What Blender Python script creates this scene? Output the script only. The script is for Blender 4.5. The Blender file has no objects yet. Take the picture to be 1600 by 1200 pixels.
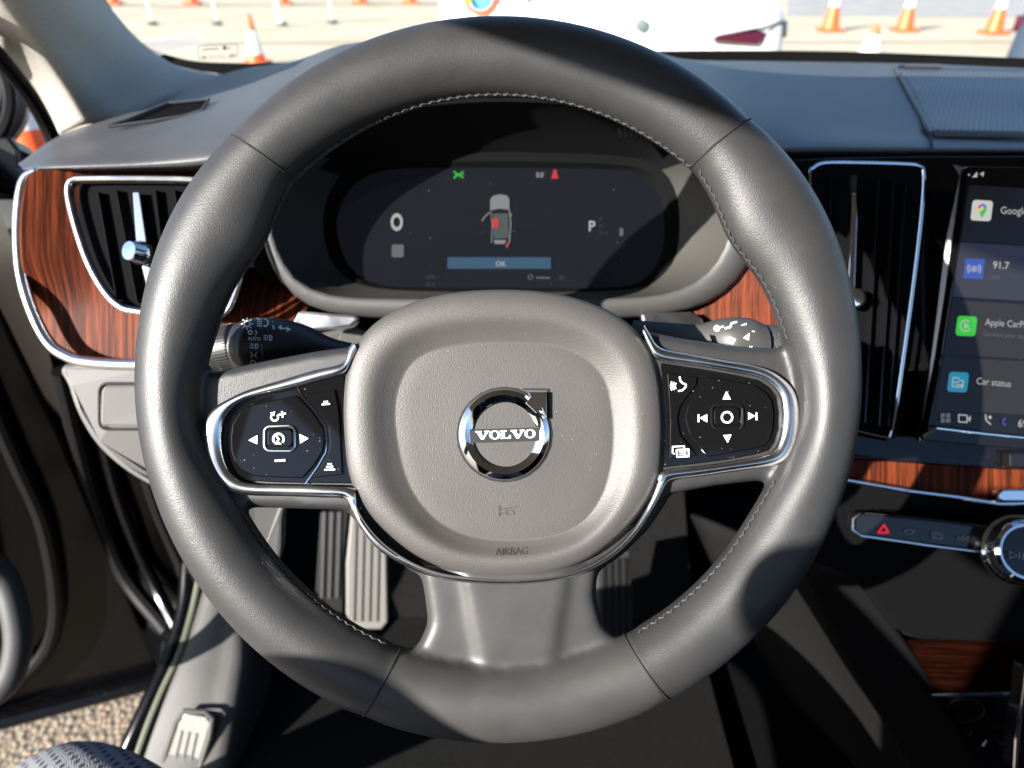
import bpy, bmesh, math, random
from mathutils import Vector, Matrix
random.seed(7)
SC = bpy.context.scene
COL = SC.collection
F_PX = 1110.0
CZ = 1.30
PIT = math.radians(32)
CAM = Vector((0, 0, CZ))
RV = Vector((1, 0, 0))
UV = Vector((0, math.sin(PIT), math.cos(PIT)))
FV = Vector((0, math.cos(PIT), -math.sin(PIT)))
SUN = Vector((-1.0, -0.85, 0.58)).normalized()
WD = 0.37            # distance of the steering wheel plane


def q(px, py, d):
    """world point seen at photo position (px, py), d metres ahead of the lens"""
    return CAM + RV * ((px - 800) / F_PX * d) + UV * ((600 - py) / F_PX * d) + FV * d


def ground_at(px, py, z=0.0):
    r = RV * ((px - 800) / F_PX) + UV * ((600 - py) / F_PX) + FV
    t = (z - CZ) / r.z
    return CAM + r * t


# ------------------------------------------------------------------ materials
def new_mat(name):
    m = bpy.data.materials.new(name)
    m.use_nodes = True
    nt = m.node_tree
    return m, nt, nt.nodes['Principled BSDF']


def mat(name, col, rough=0.5, metal=0.0, grain=None, coat=0.0, vary=0.0, vscale=30.0, spec=0.5, emit=None, estr=1.0, dust=0.0, sheen=0.0, rvary=0.0, crease=0.0):
    m, nt, b = new_mat(name)
    b.inputs['Base Color'].default_value = (*col, 1)
    b.inputs['Roughness'].default_value = rough
    b.inputs['Metallic'].default_value = metal
    b.inputs['Specular IOR Level'].default_value = spec
    b.inputs['Coat Weight'].default_value = coat
    b.inputs['Coat Roughness'].default_value = 0.05
    if sheen:
        b.inputs['Sheen Weight'].default_value = sheen
    if emit:
        b.inputs['Emission Color'].default_value = (*emit, 1)
        b.inputs['Emission Strength'].default_value = estr
    N, L = nt.nodes, nt.links
    tc = N.new('ShaderNodeTexCoord')
    if grain:
        kind, sc, st, dist = grain
        if kind == 'vor':
            t = N.new('ShaderNodeTexVoronoi'); t.inputs['Scale'].default_value = sc; t.feature = 'SMOOTH_F1'
            out = t.outputs['Distance']
        elif kind == 'noise':
            t = N.new('ShaderNodeTexNoise'); t.inputs['Scale'].default_value = sc; t.inputs['Detail'].default_value = 3
            out = t.outputs['Fac']
        elif kind == 'weave':
            t1 = N.new('ShaderNodeTexWave'); t1.inputs['Scale'].default_value = sc; t1.bands_direction = 'X'
            t2 = N.new('ShaderNodeTexWave'); t2.inputs['Scale'].default_value = sc; t2.bands_direction = 'Z'
            L.new(tc.outputs['Object'], t1.inputs['Vector']); L.new(tc.outputs['Object'], t2.inputs['Vector'])
            t = N.new('ShaderNodeMath'); t.operation = 'MULTIPLY'
            L.new(t1.outputs['Fac'], t.inputs[0]); L.new(t2.outputs['Fac'], t.inputs[1])
            out = t.outputs[0]
        if kind != 'weave':
            L.new(tc.outputs['Object'], t.inputs['Vector'])
        bp = N.new('ShaderNodeBump'); bp.inputs['Strength'].default_value = st; bp.inputs['Distance'].default_value = dist
        L.new(out, bp.inputs['Height']); L.new(bp.outputs['Normal'], b.inputs['Normal'])
        if crease:
            c1 = N.new('ShaderNodeTexNoise'); c1.inputs['Scale'].default_value = 95; c1.inputs['Detail'].default_value = 5; c1.inputs['Distortion'].default_value = 0.8
            L.new(tc.outputs['Object'], c1.inputs['Vector'])
            b2 = N.new('ShaderNodeBump'); b2.inputs['Strength'].default_value = crease; b2.inputs['Distance'].default_value = 0.0012
            L.new(c1.outputs['Fac'], b2.inputs['Height']); L.new(bp.outputs['Normal'], b2.inputs['Normal']); L.new(b2.outputs['Normal'], b.inputs['Normal'])
    src = None
    if vary:
        n = N.new('ShaderNodeTexNoise'); n.inputs['Scale'].default_value = vscale; n.inputs['Detail'].default_value = 5
        L.new(tc.outputs['Object'], n.inputs['Vector'])
        r = N.new('ShaderNodeValToRGB')
        r.color_ramp.elements[0].position = 0.3; r.color_ramp.elements[1].position = 0.7
        r.color_ramp.elements[0].color = (*[c * (1 - vary) for c in col], 1)
        r.color_ramp.elements[1].color = (*[min(1, c * (1 + vary)) for c in col], 1)
        L.new(n.outputs['Fac'], r.inputs['Fac']); L.new(r.outputs['Color'], b.inputs['Base Color'])
        src = r.outputs['Color']
    if rvary:
        n = N.new('ShaderNodeTexNoise'); n.inputs['Scale'].default_value = 45; n.inputs['Detail'].default_value = 6
        L.new(tc.outputs['Object'], n.inputs['Vector'])
        mr = N.new('ShaderNodeMapRange'); mr.inputs['To Min'].default_value = max(0.02, rough - rvary); mr.inputs['To Max'].default_value = rough + rvary
        mr.inputs['From Min'].default_value = 0.3; mr.inputs['From Max'].default_value = 0.7
        L.new(n.outputs['Fac'], mr.inputs['Value']); L.new(mr.outputs[0], b.inputs['Roughness'])
    if dust:
        v = N.new('ShaderNodeTexVoronoi'); v.inputs['Scale'].default_value = 620
        L.new(tc.outputs['Object'], v.inputs['Vector'])
        sp = N.new('ShaderNodeSeparateColor'); L.new(v.outputs['Color'], sp.inputs[0])
        # a speck in only some of the cells, each of its own size
        th = N.new('ShaderNodeMapRange'); th.inputs['From Min'].default_value = 1 - dust; th.inputs['From Max'].default_value = 1.0
        th.inputs['To Min'].default_value = 0.0; th.inputs['To Max'].default_value = 0.21
        L.new(sp.outputs[0], th.inputs['Value'])
        lt = N.new('ShaderNodeMath'); lt.operation = 'LESS_THAN'
        L.new(v.outputs['Distance'], lt.inputs[0]); L.new(th.outputs[0], lt.inputs[1])
        mx = N.new('ShaderNodeMix'); mx.data_type = 'RGBA'
        L.new(lt.outputs[0], mx.inputs['Factor'])
        if src: L.new(src, mx.inputs['A'])
        else: mx.inputs['A'].default_value = (*col, 1)
        mx.inputs['B'].default_value = (0.17, 0.165, 0.155, 1)
        L.new(mx.outputs['Result'], b.inputs['Base Color'])
    return m


M = {}
M['leather'] = mat('leather', (0.026, 0.0258, 0.0262), 0.43, spec=0.46, grain=('noise', 1600, 0.27, 0.0006), vary=0.08, vscale=70, rvary=0.04, crease=0.06)
M['leather_smooth'] = mat('leather_smooth', (0.037, 0.036, 0.035), 0.46, spec=0.45, grain=('noise', 1600, 0.13, 0.0005), vary=0.1, vscale=60, rvary=0.05, crease=0.06)
M['airbag'] = mat('airbag_skin', (0.055, 0.0515, 0.048), 0.48, grain=('noise', 1500, 0.34, 0.0006), vary=0.06, dust=0.025)
M['groove'] = mat('groove', (0.006, 0.006, 0.006), 0.8)
M['thread'] = mat('thread', (0.035, 0.034, 0.033), 0.7, grain=('noise', 2500, 0.5, 0.0004))
M['chrome'] = mat('satin_chrome', (0.78, 0.79, 0.80), 0.22, metal=1.0, dust=0.10, rvary=0.06)
M['bright_chrome'] = mat('bright_chrome', (0.78, 0.79, 0.8), 0.06, metal=1.0)
M['gloss'] = mat('piano_black', (0.004, 0.004, 0.0045), 0.035, coat=0.0, spec=0.35, dust=0.13, rvary=0.03)
M['gloss_clean'] = mat('piano_black_clean', (0.006, 0.006, 0.007), 0.12, dust=0.05)
M['icon'] = mat('icon_white', (0.75, 0.75, 0.74), 0.5)
M['icon_grey'] = mat('icon_grey', (0.25, 0.25, 0.25), 0.5)
M['deboss'] = mat('debossed_line', (0.028, 0.026, 0.024), 0.7)
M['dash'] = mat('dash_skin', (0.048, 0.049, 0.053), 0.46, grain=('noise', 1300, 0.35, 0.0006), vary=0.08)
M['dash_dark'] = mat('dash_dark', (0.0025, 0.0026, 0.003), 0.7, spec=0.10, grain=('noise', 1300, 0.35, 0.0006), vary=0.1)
M['dash_lower'] = mat('dash_lower', (0.08, 0.077, 0.073), 0.6, grain=('noise', 1300, 0.35, 0.0006), vary=0.06)
M['ring'] = mat('cluster_ring', (0.044, 0.043, 0.042), 0.55, grain=('noise', 1500, 0.2, 0.0004))
M['black'] = mat('matt_black', (0.0035, 0.0035, 0.004), 0.85, spec=0.06)
M['plastic'] = mat('black_plastic', (0.016, 0.016, 0.017), 0.42, grain=('noise', 1800, 0.2, 0.0004), dust=0.05)
M['rubber'] = mat('rubber', (0.005, 0.005, 0.005), 0.55, spec=0.13)
M['seal_green'] = mat('seal_olive', (0.09, 0.095, 0.065), 0.35)
M['paint'] = mat('black_paint', (0.002, 0.002, 0.0025), 0.22, dust=0.16, spec=0.22)
M['sill'] = mat('sill_trim', (0.05, 0.048, 0.045), 0.6, grain=('vor', 900, 0.3, 0.0006), vary=0.1)
M['alu'] = mat('brushed_alu', (0.30, 0.30, 0.28), 0.38, metal=0.7, vary=0.05, vscale=200)
M['carpet'] = mat('carpet', (0.012, 0.012, 0.012), 0.95, spec=0.05, grain=('noise', 900, 1.0, 0.004), vary=0.35, vscale=500, sheen=0.0)
M['mat'] = mat('mat_weave', (0.055, 0.052, 0.048), 0.95, spec=0.05, grain=('noise', 700, 1.0, 0.004), vary=0.3, vscale=400)
M['piping'] = mat('mat_piping', (0.12, 0.06, 0.045), 0.8)
M['pillar'] = mat('pillar_fabric', (0.46, 0.43, 0.38), 0.9, grain=('noise', 1100, 0.6, 0.0008), vary=0.08, vscale=300)
M['headliner'] = mat('headliner', (0.32, 0.3, 0.28), 0.95)
M['seat'] = mat('seat_leather', (0.03, 0.03, 0.032), 0.6)
M['grille'] = mat('speaker_metal', (0.05, 0.05, 0.052), 0.5)


def wood_mat(name, stretch, rot, spec=0.3, dark=1.0):
    m, nt, b = new_mat(name)
    N, L = nt.nodes, nt.links
    tc = N.new('ShaderNodeTexCoord'); mp = N.new('ShaderNodeMapping')
    mp.inputs['Scale'].default_value = stretch; mp.inputs['Rotation'].default_value = rot
    L.new(tc.outputs['Object'], mp.inputs['Vector'])
    n = N.new('ShaderNodeTexNoise'); n.inputs['Scale'].default_value = 1; n.inputs['Detail'].default_value = 7; n.inputs['Roughness'].default_value = 0.7
    n.inputs['Distortion'].default_value = 0.15
    L.new(mp.outputs[0], n.inputs['Vector'])
    r = N.new('ShaderNodeValToRGB'); cr = r.color_ramp
    cr.elements[0].position = 0.38; cr.elements[0].color = (0.022, 0.006, 0.003, 1)
    cr.elements[1].position = 0.66; cr.elements[1].color = (0.165, 0.036, 0.012, 1)
    e = cr.elements.new(0.47); e.color = (0.058, 0.013, 0.005, 1)
    e = cr.elements.new(0.55); e.color = (0.110, 0.024, 0.009, 1)
    for e in cr.elements: e.color = (e.color[0] * dark, e.color[1] * dark, e.color[2] * dark, 1)
    L.new(n.outputs['Fac'], r.inputs['Fac']); L.new(r.outputs['Color'], b.inputs['Base Color'])
    b.inputs['Roughness'].default_value = 0.5
    b.inputs['Coat Weight'].default_value = 0.0; b.inputs['Specular IOR Level'].default_value = spec * .25
    b.inputs['Coat Roughness'].default_value = 0.12
    return m


M['wood'] = wood_mat('rosewood_veneer', (300, 6, 9), (0, math.radians(9), 0))
M['wood_shaded'] = wood_mat('rosewood_shaded', (14, 320, 320), (0, 0, 0.05), 0.1, 0.07)  # same rosewood darkened, so the console's shade sits in its colour


def emi(name, col, s, base=(0.01, 0.01, 0.01), rough=0.15):
    return mat(name, base, rough, emit=col, estr=s * (0.5 if 't' == name[0] else 0.6), spec=0.2)


# ------------------------------------------------------------------ mesh tools
ORG = {}


def empty(name, label, cat, loc, group=None, kind=None):
    o = bpy.data.objects.new(name, None); COL.objects.link(o)
    o.location = loc; o.empty_display_size = 0.05
    if label: o['label'] = label
    if cat: o['category'] = cat
    if group: o['group'] = group
    if kind: o['kind'] = kind
    ORG[o] = Vector(loc)
    return o


def tag(o, label, cat, group=None, kind=None):
    if label: o['label'] = label
    if cat: o['category'] = cat
    if group: o['group'] = group
    if kind: o['kind'] = kind
    return o


class MB:
    def __init__(s): s.v = []; s.f = []
    def add(s, vs, fs):
        k = len(s.v); s.v += [Vector(p) for p in vs]; s.f += [tuple(i + k for i in f) for f in fs]
    def merge(s, o): s.add(o.v, o.f); return s


def build(name, mb, m, parent=None, smooth=True, org=None, bevel=0, label=None, sharp=35, solid=0, subsurf=0):
    og = ORG[parent] if parent is not None else (Vector(org) if org is not None else Vector((0, 0, 0)))
    me = bpy.data.meshes.new(name)
    me.from_pydata([tuple(p - og) for p in mb.v], [], mb.f); me.validate(); me.update()
    bm = bmesh.new(); bm.from_mesh(me); bmesh.ops.recalc_face_normals(bm, faces=bm.faces); bm.to_mesh(me); bm.free()
    if isinstance(m, (list, tuple)):
        for x in m: me.materials.append(x)
    else: me.materials.append(m)
    o = bpy.data.objects.new(name, me); COL.objects.link(o)
    if parent is not None: o.parent = parent
    else: o.location = og
    ORG[o] = og
    if smooth:
        for p in me.polygons: p.use_smooth = True
        if sharp:
            try: me.set_sharp_from_angle(angle=math.radians(sharp))
            except Exception: pass
    if solid:
        md = o.modifiers.new('s', 'SOLIDIFY'); md.thickness = solid; md.offset = -1
    if bevel:
        md = o.modifiers.new('b', 'BEVEL'); md.width = bevel; md.segments = 3; md.limit_method = 'ANGLE'; md.angle_limit = math.radians(40)
        md.harden_normals = False
    if subsurf:
        md = o.modifiers.new('u', 'SUBSURF'); md.levels = subsurf; md.render_levels = subsurf
    if label: o['label'] = label
    return o


def cat_open(p, n):
    """Catmull-Rom through the points, n steps between each pair (any dimension)."""
    p = [Vector(a) for a in p]
    out = []
    for i in range(len(p) - 1):
        p0 = p[i - 1] if i > 0 else p[0] * 2 - p[1]
        p1, p2 = p[i], p[i + 1]
        p3 = p[i + 2] if i + 2 < len(p) else p[-1] * 2 - p[-2]
        for k in range(n):
            t = k / n
            out.append(0.5 * ((2 * p1) + (p2 - p0) * t + (2 * p0 - 5 * p1 + 4 * p2 - p3) * t * t + (3 * p1 - p0 - 3 * p2 + p3) * t ** 3))
    out.append(p[-1])
    return out


def cat_closed(p, n):
    p = [Vector(a) for a in p]; N = len(p); out = []
    for i in range(N):
        p0, p1, p2, p3 = p[i - 1], p[i], p[(i + 1) % N], p[(i + 2) % N]
        for k in range(n):
            t = k / n
            out.append(0.5 * ((2 * p1) + (p2 - p0) * t + (2 * p0 - 5 * p1 + 4 * p2 - p3) * t * t + (3 * p1 - p0 - 3 * p2 + p3) * t ** 3))
    return out


def by_angle(poly, c, n):
    """resample a star-shaped closed outline at n even angles round c"""
    res = []
    P = [(p[0] - c[0], p[1] - c[1]) for p in poly]
    for k in range(n):
        a = 2 * math.pi * k / n; dx, dy = math.cos(a), math.sin(a); best = 0
        for i in range(len(P)):
            x1, y1 = P[i]; x2, y2 = P[(i + 1) % len(P)]
            ex, ey = x2 - x1, y2 - y1
            den = dx * ey - dy * ex
            if abs(den) < 1e-9: continue
            t = (x1 * ey - y1 * ex) / den; u = (x1 * dy - y1 * dx) / den
            if t > 0 and -1e-6 <= u <= 1 + 1e-6 and t > best: best = t
        res.append((c[0] + dx * best, c[1] + dy * best))
    return res


def even(path, n, closed=False):
    """resample a polyline at n points evenly by length"""
    p = [Vector(a) for a in path]
    if closed: p = p + [p[0]]
    L = [0]
    for i in range(1, len(p)): L.append(L[-1] + (p[i] - p[i - 1]).length)
    out = []; m = n if closed else n - 1; j = 0
    for k in range(n):
        s = L[-1] * k / m
        while j < len(L) - 2 and L[j + 1] < s: j += 1
        seg = L[j + 1] - L[j]
        out.append(p[j].lerp(p[j + 1], 0 if seg == 0 else (s - L[j]) / seg))
    return out


def loft(rings, closed=True, cap0=False, cap1=False):
    mb = MB(); n = len(rings[0])
    for r in rings: mb.v += [Vector(p) for p in r]
    for i in range(len(rings) - 1):
        for j in range(n if closed else n - 1):
            a = i * n + j; b = i * n + (j + 1) % n
            mb.f.append((a, b, b + n, a + n))
    if cap0: mb.f.append(tuple(range(n - 1, -1, -1)))
    if cap1: mb.f.append(tuple(range((len(rings) - 1) * n, len(rings) * n)))
    return mb


def tube(path, r, seg=10, closed=False, caps=True, flat=1.0, up=None):
    p = [Vector(a) for a in path]; n = len(p)
    rr = r if isinstance(r, (list, tuple)) else [r] * n
    rings = []; prev = None
    for i in range(n):
        if closed: t = (p[(i + 1) % n] - p[i - 1]).normalized()
        else: t = (p[min(i + 1, n - 1)] - p[max(i - 1, 0)]).normalized()
        ref = up if up is not None else (prev if prev is not None else (Vector((0, 0, 1)) if abs(t.z) < 0.9 else Vector((1, 0, 0))))
        a = (ref - t * ref.dot(t)).normalized(); b = t.cross(a); prev = a
        rings.append([p[i] + (a * math.cos(2 * math.pi * k / seg) * flat + b * math.sin(2 * math.pi * k / seg)) * rr[i] for k in range(seg)])
    if closed: rings.append(rings[0]); return loft(rings)
    return loft(rings, cap0=caps, cap1=caps)


def plate(outline, dfn, thick, back=None):
    """outline in photo px, front surface at dfn(px,py); a solid with real thickness away from the lens"""
    d = dfn if callable(dfn) else (lambda x, y: dfn)
    fr = [q(x, y, d(x, y)) for x, y in outline]
    nrm = Vector((0, 0, 0))
    for i in range(len(fr)): nrm += fr[i].cross(fr[(i + 1) % len(fr)])
    nrm.normalize()
    if nrm.dot(FV) < 0: nrm = -nrm
    bk = [p + nrm * thick for p in fr]
    return loft([fr, bk], cap0=True, cap1=True)


def shell_plate(outline, dfn, thick):
    """like plate, but the front is a fan of rings so that it can curve"""
    cx = sum(p[0] for p in outline) / len(outline); cy = sum(p[1] for p in outline) / len(outline)
    rings = [[q(x, y, dfn(x, y) + thick) for x, y in outline]]
    for k in range(13):
        f = 1 - k / 12.5
        rings.append([q(cx + (x - cx) * f, cy + (y - cy) * f, dfn(cx + (x - cx) * f, cy + (y - cy) * f)) for x, y in outline])
    return loft(rings, cap1=True)


def box(c, sx, sy, sz, rx=None):
    vs = [Vector((x * sx / 2, y * sy / 2, z * sz / 2)) for x in (-1, 1) for y in (-1, 1) for z in (-1, 1)]
    if rx is not None: vs = [rx @ v for v in vs]
    mb = MB(); mb.add([v + Vector(c) for v in vs], [(0, 1, 3, 2), (4, 6, 7, 5), (0, 4, 5, 1), (2, 3, 7, 6), (0, 2, 6, 4), (1, 5, 7, 3)])
    return mb


def bar(a, b, w, back):
    """a slat between two points, w wide across, deep along back"""
    a, b, back = Vector(a), Vector(b), Vector(back)
    t = (b - a).normalized(); s = t.cross(back).normalized() * (w / 2)
    mb = MB(); mb.add([a - s, a + s, a + s + back, a - s + back, b - s, b + s, b + s + back, b - s + back],
                      [(0, 1, 2, 3), (7, 6, 5, 4), (0, 4, 5, 1), (1, 5, 6, 2), (2, 6, 7, 3), (3, 7, 4, 0)])
    return mb


def lathe(prof, c, axis, seg=32):
    """prof: list of (radius, height along axis)"""
    axis = Vector(axis).normalized(); ref = Vector((0, 0, 1)) if abs(axis.z) < 0.9 else Vector((1, 0, 0))
    a = (ref - axis * ref.dot(axis)).normalized(); b = axis.cross(a); c = Vector(c)
    rings = [[c + axis * h + (a * math.cos(2 * math.pi * k / seg) + b * math.sin(2 * math.pi * k / seg)) * max(r, 1e-5) for k in range(seg)] for r, h in prof]
    return loft(rings, cap0=True, cap1=True)


# flat printed marks: strokes, polygons, rings and letters on a surface at depth d
def P2(items):
    """list of 2D faces [(pts)] in px space from ink items"""
    out = []
    for it in items:
        k = it[0]
        if k == 'poly': out.append(list(it[1]))
        elif k == 'line':
            pts, w = it[1], it[2]
            for i in range(len(pts) - 1):
                (x1, y1), (x2, y2) = pts[i], pts[i + 1]
                L = math.hypot(x2 - x1, y2 - y1) or 1; ux, uy = (x2 - x1) / L, (y2 - y1) / L; nx, ny = -uy * w / 2, ux * w / 2
                e = w * 0.2
                out.append([(x1 + nx - ux * e, y1 + ny - uy * e), (x2 + nx + ux * e, y2 + ny + uy * e), (x2 - nx + ux * e, y2 - ny + uy * e), (x1 - nx - ux * e, y1 - ny - uy * e)])
        elif k == 'ring':
            cx, cy, r, w = it[1:5]; a0, a1 = (it[5], it[6]) if len(it) > 6 else (0, 360)
            sy = it[7] if len(it) > 7 else 1.0
            n = 24
            for i in range(n):
                t0 = math.radians(a0 + (a1 - a0) * i / n); t1 = math.radians(a0 + (a1 - a0) * (i + 1) / n)
                ro, ri = r + w / 2, r - w / 2
                out.append([(cx + ro * math.cos(t0), cy - ro * math.sin(t0) * sy), (cx + ro * math.cos(t1), cy - ro * math.sin(t1) * sy),
                            (cx + ri * math.cos(t1), cy - ri * math.sin(t1) * sy), (cx + ri * math.cos(t0), cy - ri * math.sin(t0) * sy)])
        elif k == 'disc':
            cx, cy, r = it[1:4]
            out.append([(cx + r * math.cos(t * math.pi / 10), cy + r * math.sin(t * math.pi / 10)) for t in range(20)])
        elif k == 'text':
            s, x, y, h, ang = it[1:6]; wx = it[6] if len(it) > 6 else 1.0
            cu = bpy.data.curves.new('t', 'FONT'); cu.body = s; cu.size = 1.0; cu.resolution_u = 3; cu.offset = it[7] if len(it) > 7 else 0
            ob = bpy.data.objects.new('t', cu); COL.objects.link(ob)
            dg = bpy.context.evaluated_depsgraph_get()
            me = bpy.data.meshes.new_from_object(ob.evaluated_get(dg))
            sc = h / 0.70; ca, sa = math.cos(math.radians(ang)), math.sin(math.radians(ang))
            for pol in me.polygons:
                pp = []
                for i in pol.vertices:
                    v = me.vertices[i].co; u, w_ = v.x * sc * wx, v.y * sc
                    pp.append((x + u * ca - w_ * sa * -1 * -1, y - (w_ * ca) - u * sa))
                out.append(pp)
            bpy.data.objects.remove(ob); bpy.data.meshes.remove(me); bpy.data.curves.remove(cu)
    return out


BV = {}


def onto(o):
    """depth under each photo point of a finished mesh, so that marks lie on it"""
    from mathutils.bvhtree import BVHTree
    og = ORG[o]; me = o.data
    t = BVHTree.FromPolygons([v.co + og for v in me.vertices], [tuple(p.vertices) for p in me.polygons])
    def f(x, y):
        r = (q(x, y, 1) - CAM).normalized(); h = t.ray_cast(CAM, r)
        return (h[0] - CAM).dot(FV) if h[0] is not None else 0.5
    return f


def ink(name, items, dfn, m, parent, lift=0.0006, label=None):
    d = dfn if callable(dfn) else (lambda x, y: dfn)
    mb = MB()
    for j, pp in enumerate(P2(items)):
        lf = lift + (j % 7) * 0.000012
        mb.add([q(x, y, d(x, y) - lf) for x, y in pp], [tuple(range(len(pp)))])
    return build(name, mb, m, parent, smooth=False, label=label)


def rrect(x0, y0, x1, y1, r, n=4):
    out = []
    for cx, cy, a0 in ((x1 - r, y0 + r, -90), (x1 - r, y1 - r, 0), (x0 + r, y1 - r, 90), (x0 + r, y0 + r, 180)):
        for k in range(n + 1):
            a = math.radians(a0 + 90 * k / n); out.append((cx + r * math.cos(a), cy + r * math.sin(a)))
    return out


Z7 = lambda x, y: (520 + x / 2.448, 440 + y / 2.448)
Z5 = lambda x, y: (300 + x / 3.427, 450 + y / 3.427)
Z6 = lambda x, y: (980 + x / 3.529, 450 + y / 3.529)

# =================================================================== STEERING WHEEL
WC = (779, 593)
wheel = empty('steering_wheel', 'grey leather steering wheel with chrome-edged spokes and round badge', 'steering wheel', q(WC[0], WC[1], WD + 0.03))
WO = q(WC[0], WC[1], WD)


def wp(x, y, h):
    """wheel frame in metres"""
    return WO + RV * x + UV * y - FV * h


RC = 0.1680


def rim_pt(th, ph, k=1.0, add=0.0):
    dg = math.degrees(th) % 360
    a = 0.0198
    # fuller grips below the ten-to-two seams
    for c, w, am in ((152, 16, 0.0016), (30, 16, 0.0022), (47, 9, -0.0010), (136, 9, -0.0010), (136.7, 1.3, -0.0014), (46.8, 1.3, -0.0014), (249, 1.3, -0.0014), (297.2, 1.3, -0.0014)):
        dd = (dg - c + 180) % 360 - 180
        a += am * math.exp(-(dd / w) ** 2)
    ca, sa = math.cos(ph), math.sin(ph)
    if ca < 0:
        for c, w in ((187, 13), (353, 13)):
            dd = (dg - c + 180) % 360 - 180
            ca *= 1 - 0.42 * math.exp(-(dd / w) ** 2)
        for c, w in ((150, 9), (31, 9)):
            dd = (dg - c + 180) % 360 - 180
            ca *= 1 + 0.26 * math.exp(-(dd / w) ** 2)
    ra = (a * k + add) * ca; hh = (0.0178 * k + add) * sa
    R = RC + ra
    return wp(R * math.cos(th), R * math.sin(th), hh)


skin = MB()
NT, NP = 180, 28
skin.merge(loft([[rim_pt(2 * math.pi * i / NT, 2 * math.pi * j / NP) for j in range(NP)] for i in range(NT + 1)]))


def slab(outline, h0, h1, inset=0.0, c=None):
    """solid between heights h0 (back) and h1 (front) over a px outline"""
    if c is None: c = (sum(p[0] for p in outline) / len(outline), sum(p[1] for p in outline) / len(outline))
    r0 = [q(x, y, WD - h0) for x, y in outline]
    r1 = [q(x, y, WD - h1 + 0.004) for x, y in outline]
    r2 = []
    for x, y in outline:
        dx, dy = c[0] - x, c[1] - y; L = math.hypot(dx, dy) or 1
        r2.append(q(x + dx / L * inset, y + dy / L * inset, WD - h1))
    return loft([r0, r1, r2], cap0=True, cap1=True)


skin.merge(slab([(590, 537), (500, 548), (420, 563), (350, 578), (300, 585), (262, 560), (262, 800), (335, 800), (372, 792), (450, 794), (545, 797), (620, 830)], -0.014, -0.0005, 6))
skin.merge(slab([(1000, 515), (1060, 528), (1150, 541), (1215, 545), (1262, 520), (1305, 560), (1305, 760), (1232, 748), (1190, 750), (1120, 758), (1045, 772), (960, 830)], -0.014, -0.0005, 6))
out_airbag = [Z7(*p) for p in [(650, 30), (850, 45), (1010, 90), (1130, 160), (1205, 250), (1245, 350), (1262, 500), (1262, 640), (1250, 740), (1200, 850), (1110, 960), (980, 1060), (830, 1115), (660, 1133), (480, 1115), (330, 1055), (200, 955), (110, 850), (60, 740), (42, 600), (38, 470), (50, 350), (85, 250), (160, 160), (280, 90), (440, 45)]]
pad_in = [Z7(*p) for p in [(650, 238), (820, 245), (950, 290), (1030, 370), (1060, 480), (1068, 600), (1055, 720), (1020, 830), (950, 920), (840, 970), (680, 988), (520, 970), (400, 910), (320, 820), (275, 720), (250, 600), (242, 500), (255, 410), (300, 320), (380, 270), (500, 245)]]
AC = (785, 678)
NA = 128
oa = by_angle([tuple(v) for v in cat_closed([(a, b) for a, b in out_airbag], 6)], AC, NA)
pa = by_angle([tuple(v) for v in cat_closed([(a, b) for a, b in pad_in], 6)], AC, NA)


def scl(pl, k, dy=0): return [(AC[0] + (x - AC[0]) * k, AC[1] + (y - AC[1]) * k + dy) for x, y in pl]


skin.merge(slab(scl([p for i, p in enumerate(oa) if i % 4 == 0 and p[1] > 560], 1.105), -0.03, -0.004, 6, AC))
# lower spoke, its broad middle standing a little proud
for ol, h1, ins in (([(655, 880), (664, 930), (669, 972), (655, 1006), (622, 1032), (572, 1048), (585, 1110), (1040, 1090), (1035, 1030), (975, 1008), (942, 976), (930, 930), (935, 880)], 0.001, 12),
                    ([(712, 880), (722, 960), (738, 1050), (744, 1100), (872, 1100), (878, 1050), (890, 960), (898, 880)], 0.0042, 22)):
    skin.merge(slab(ol, -0.016, h1, ins, (800, 1000)))
tmp = build('rim', skin, M['leather'], wheel)
md = tmp.modifiers.new('r', 'REMESH'); md.mode = 'VOXEL'; md.voxel_size = 0.0013
md = tmp.modifiers.new('s', 'SMOOTH'); md.factor = 0.5; md.iterations = 38
dg = bpy.context.evaluated_depsgraph_get()
me = bpy.data.meshes.new_from_object(tmp.evaluated_get(dg))
tmp.modifiers.clear(); tmp.data = me
for p in me.polygons: p.use_smooth = True
rim = tmp
# the lower segment is a smoother leather
if len(me.materials) < 2: me.materials.append(M['leather_smooth'])
for p in me.polygons:
    c = p.center + ORG[rim] - WO
    x, y = c.dot(RV), c.dot(UV); a = math.degrees(math.atan2(y, x))
    if -111 < a < -62.8 and y < -0.095 or (abs(x) < 0.05 and y < -0.1): p.material_index = 1

for th in (136.7, 46.8, -111, -62.8):
    t = math.radians(th)
    # slightly slanted seams, as a shallow groove round the rim
    pts = [rim_pt(t + 0.05 * math.cos(2 * math.pi * j / 40) * (1 if th > 90 or th < -90 else -1) * (1 if th > 0 else -1) * 0.35, 2 * math.pi * j / 40, 1.0, -0.00015) for j in range(40)]
    build('seam', tube(pts, 0.0006, 6, closed=True), M['groove'], wheel)

st = MB()


def stitches(a0, a1, ph=156, n=None):
    n = n or int(abs(a1 - a0) / 0.95)
    for i in range(n):
        t = math.radians(a0 + (a1 - a0) * (i + 0.5) / n)
        dt = math.radians(0.5)
        s = (1 if i % 2 else -1)
        p0 = rim_pt(t - dt, math.radians(ph + 2.2 * s), 1.0, 0.0001); p1 = rim_pt(t + dt, math.radians(ph - 2.2 * s), 1.0, 0.0001)
        mid = rim_pt(t, math.radians(ph), 1.0, 0.0005)
        st.merge(tube([p0, mid, p1], [0.0004, 0.00055, 0.0004], 5))


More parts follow.
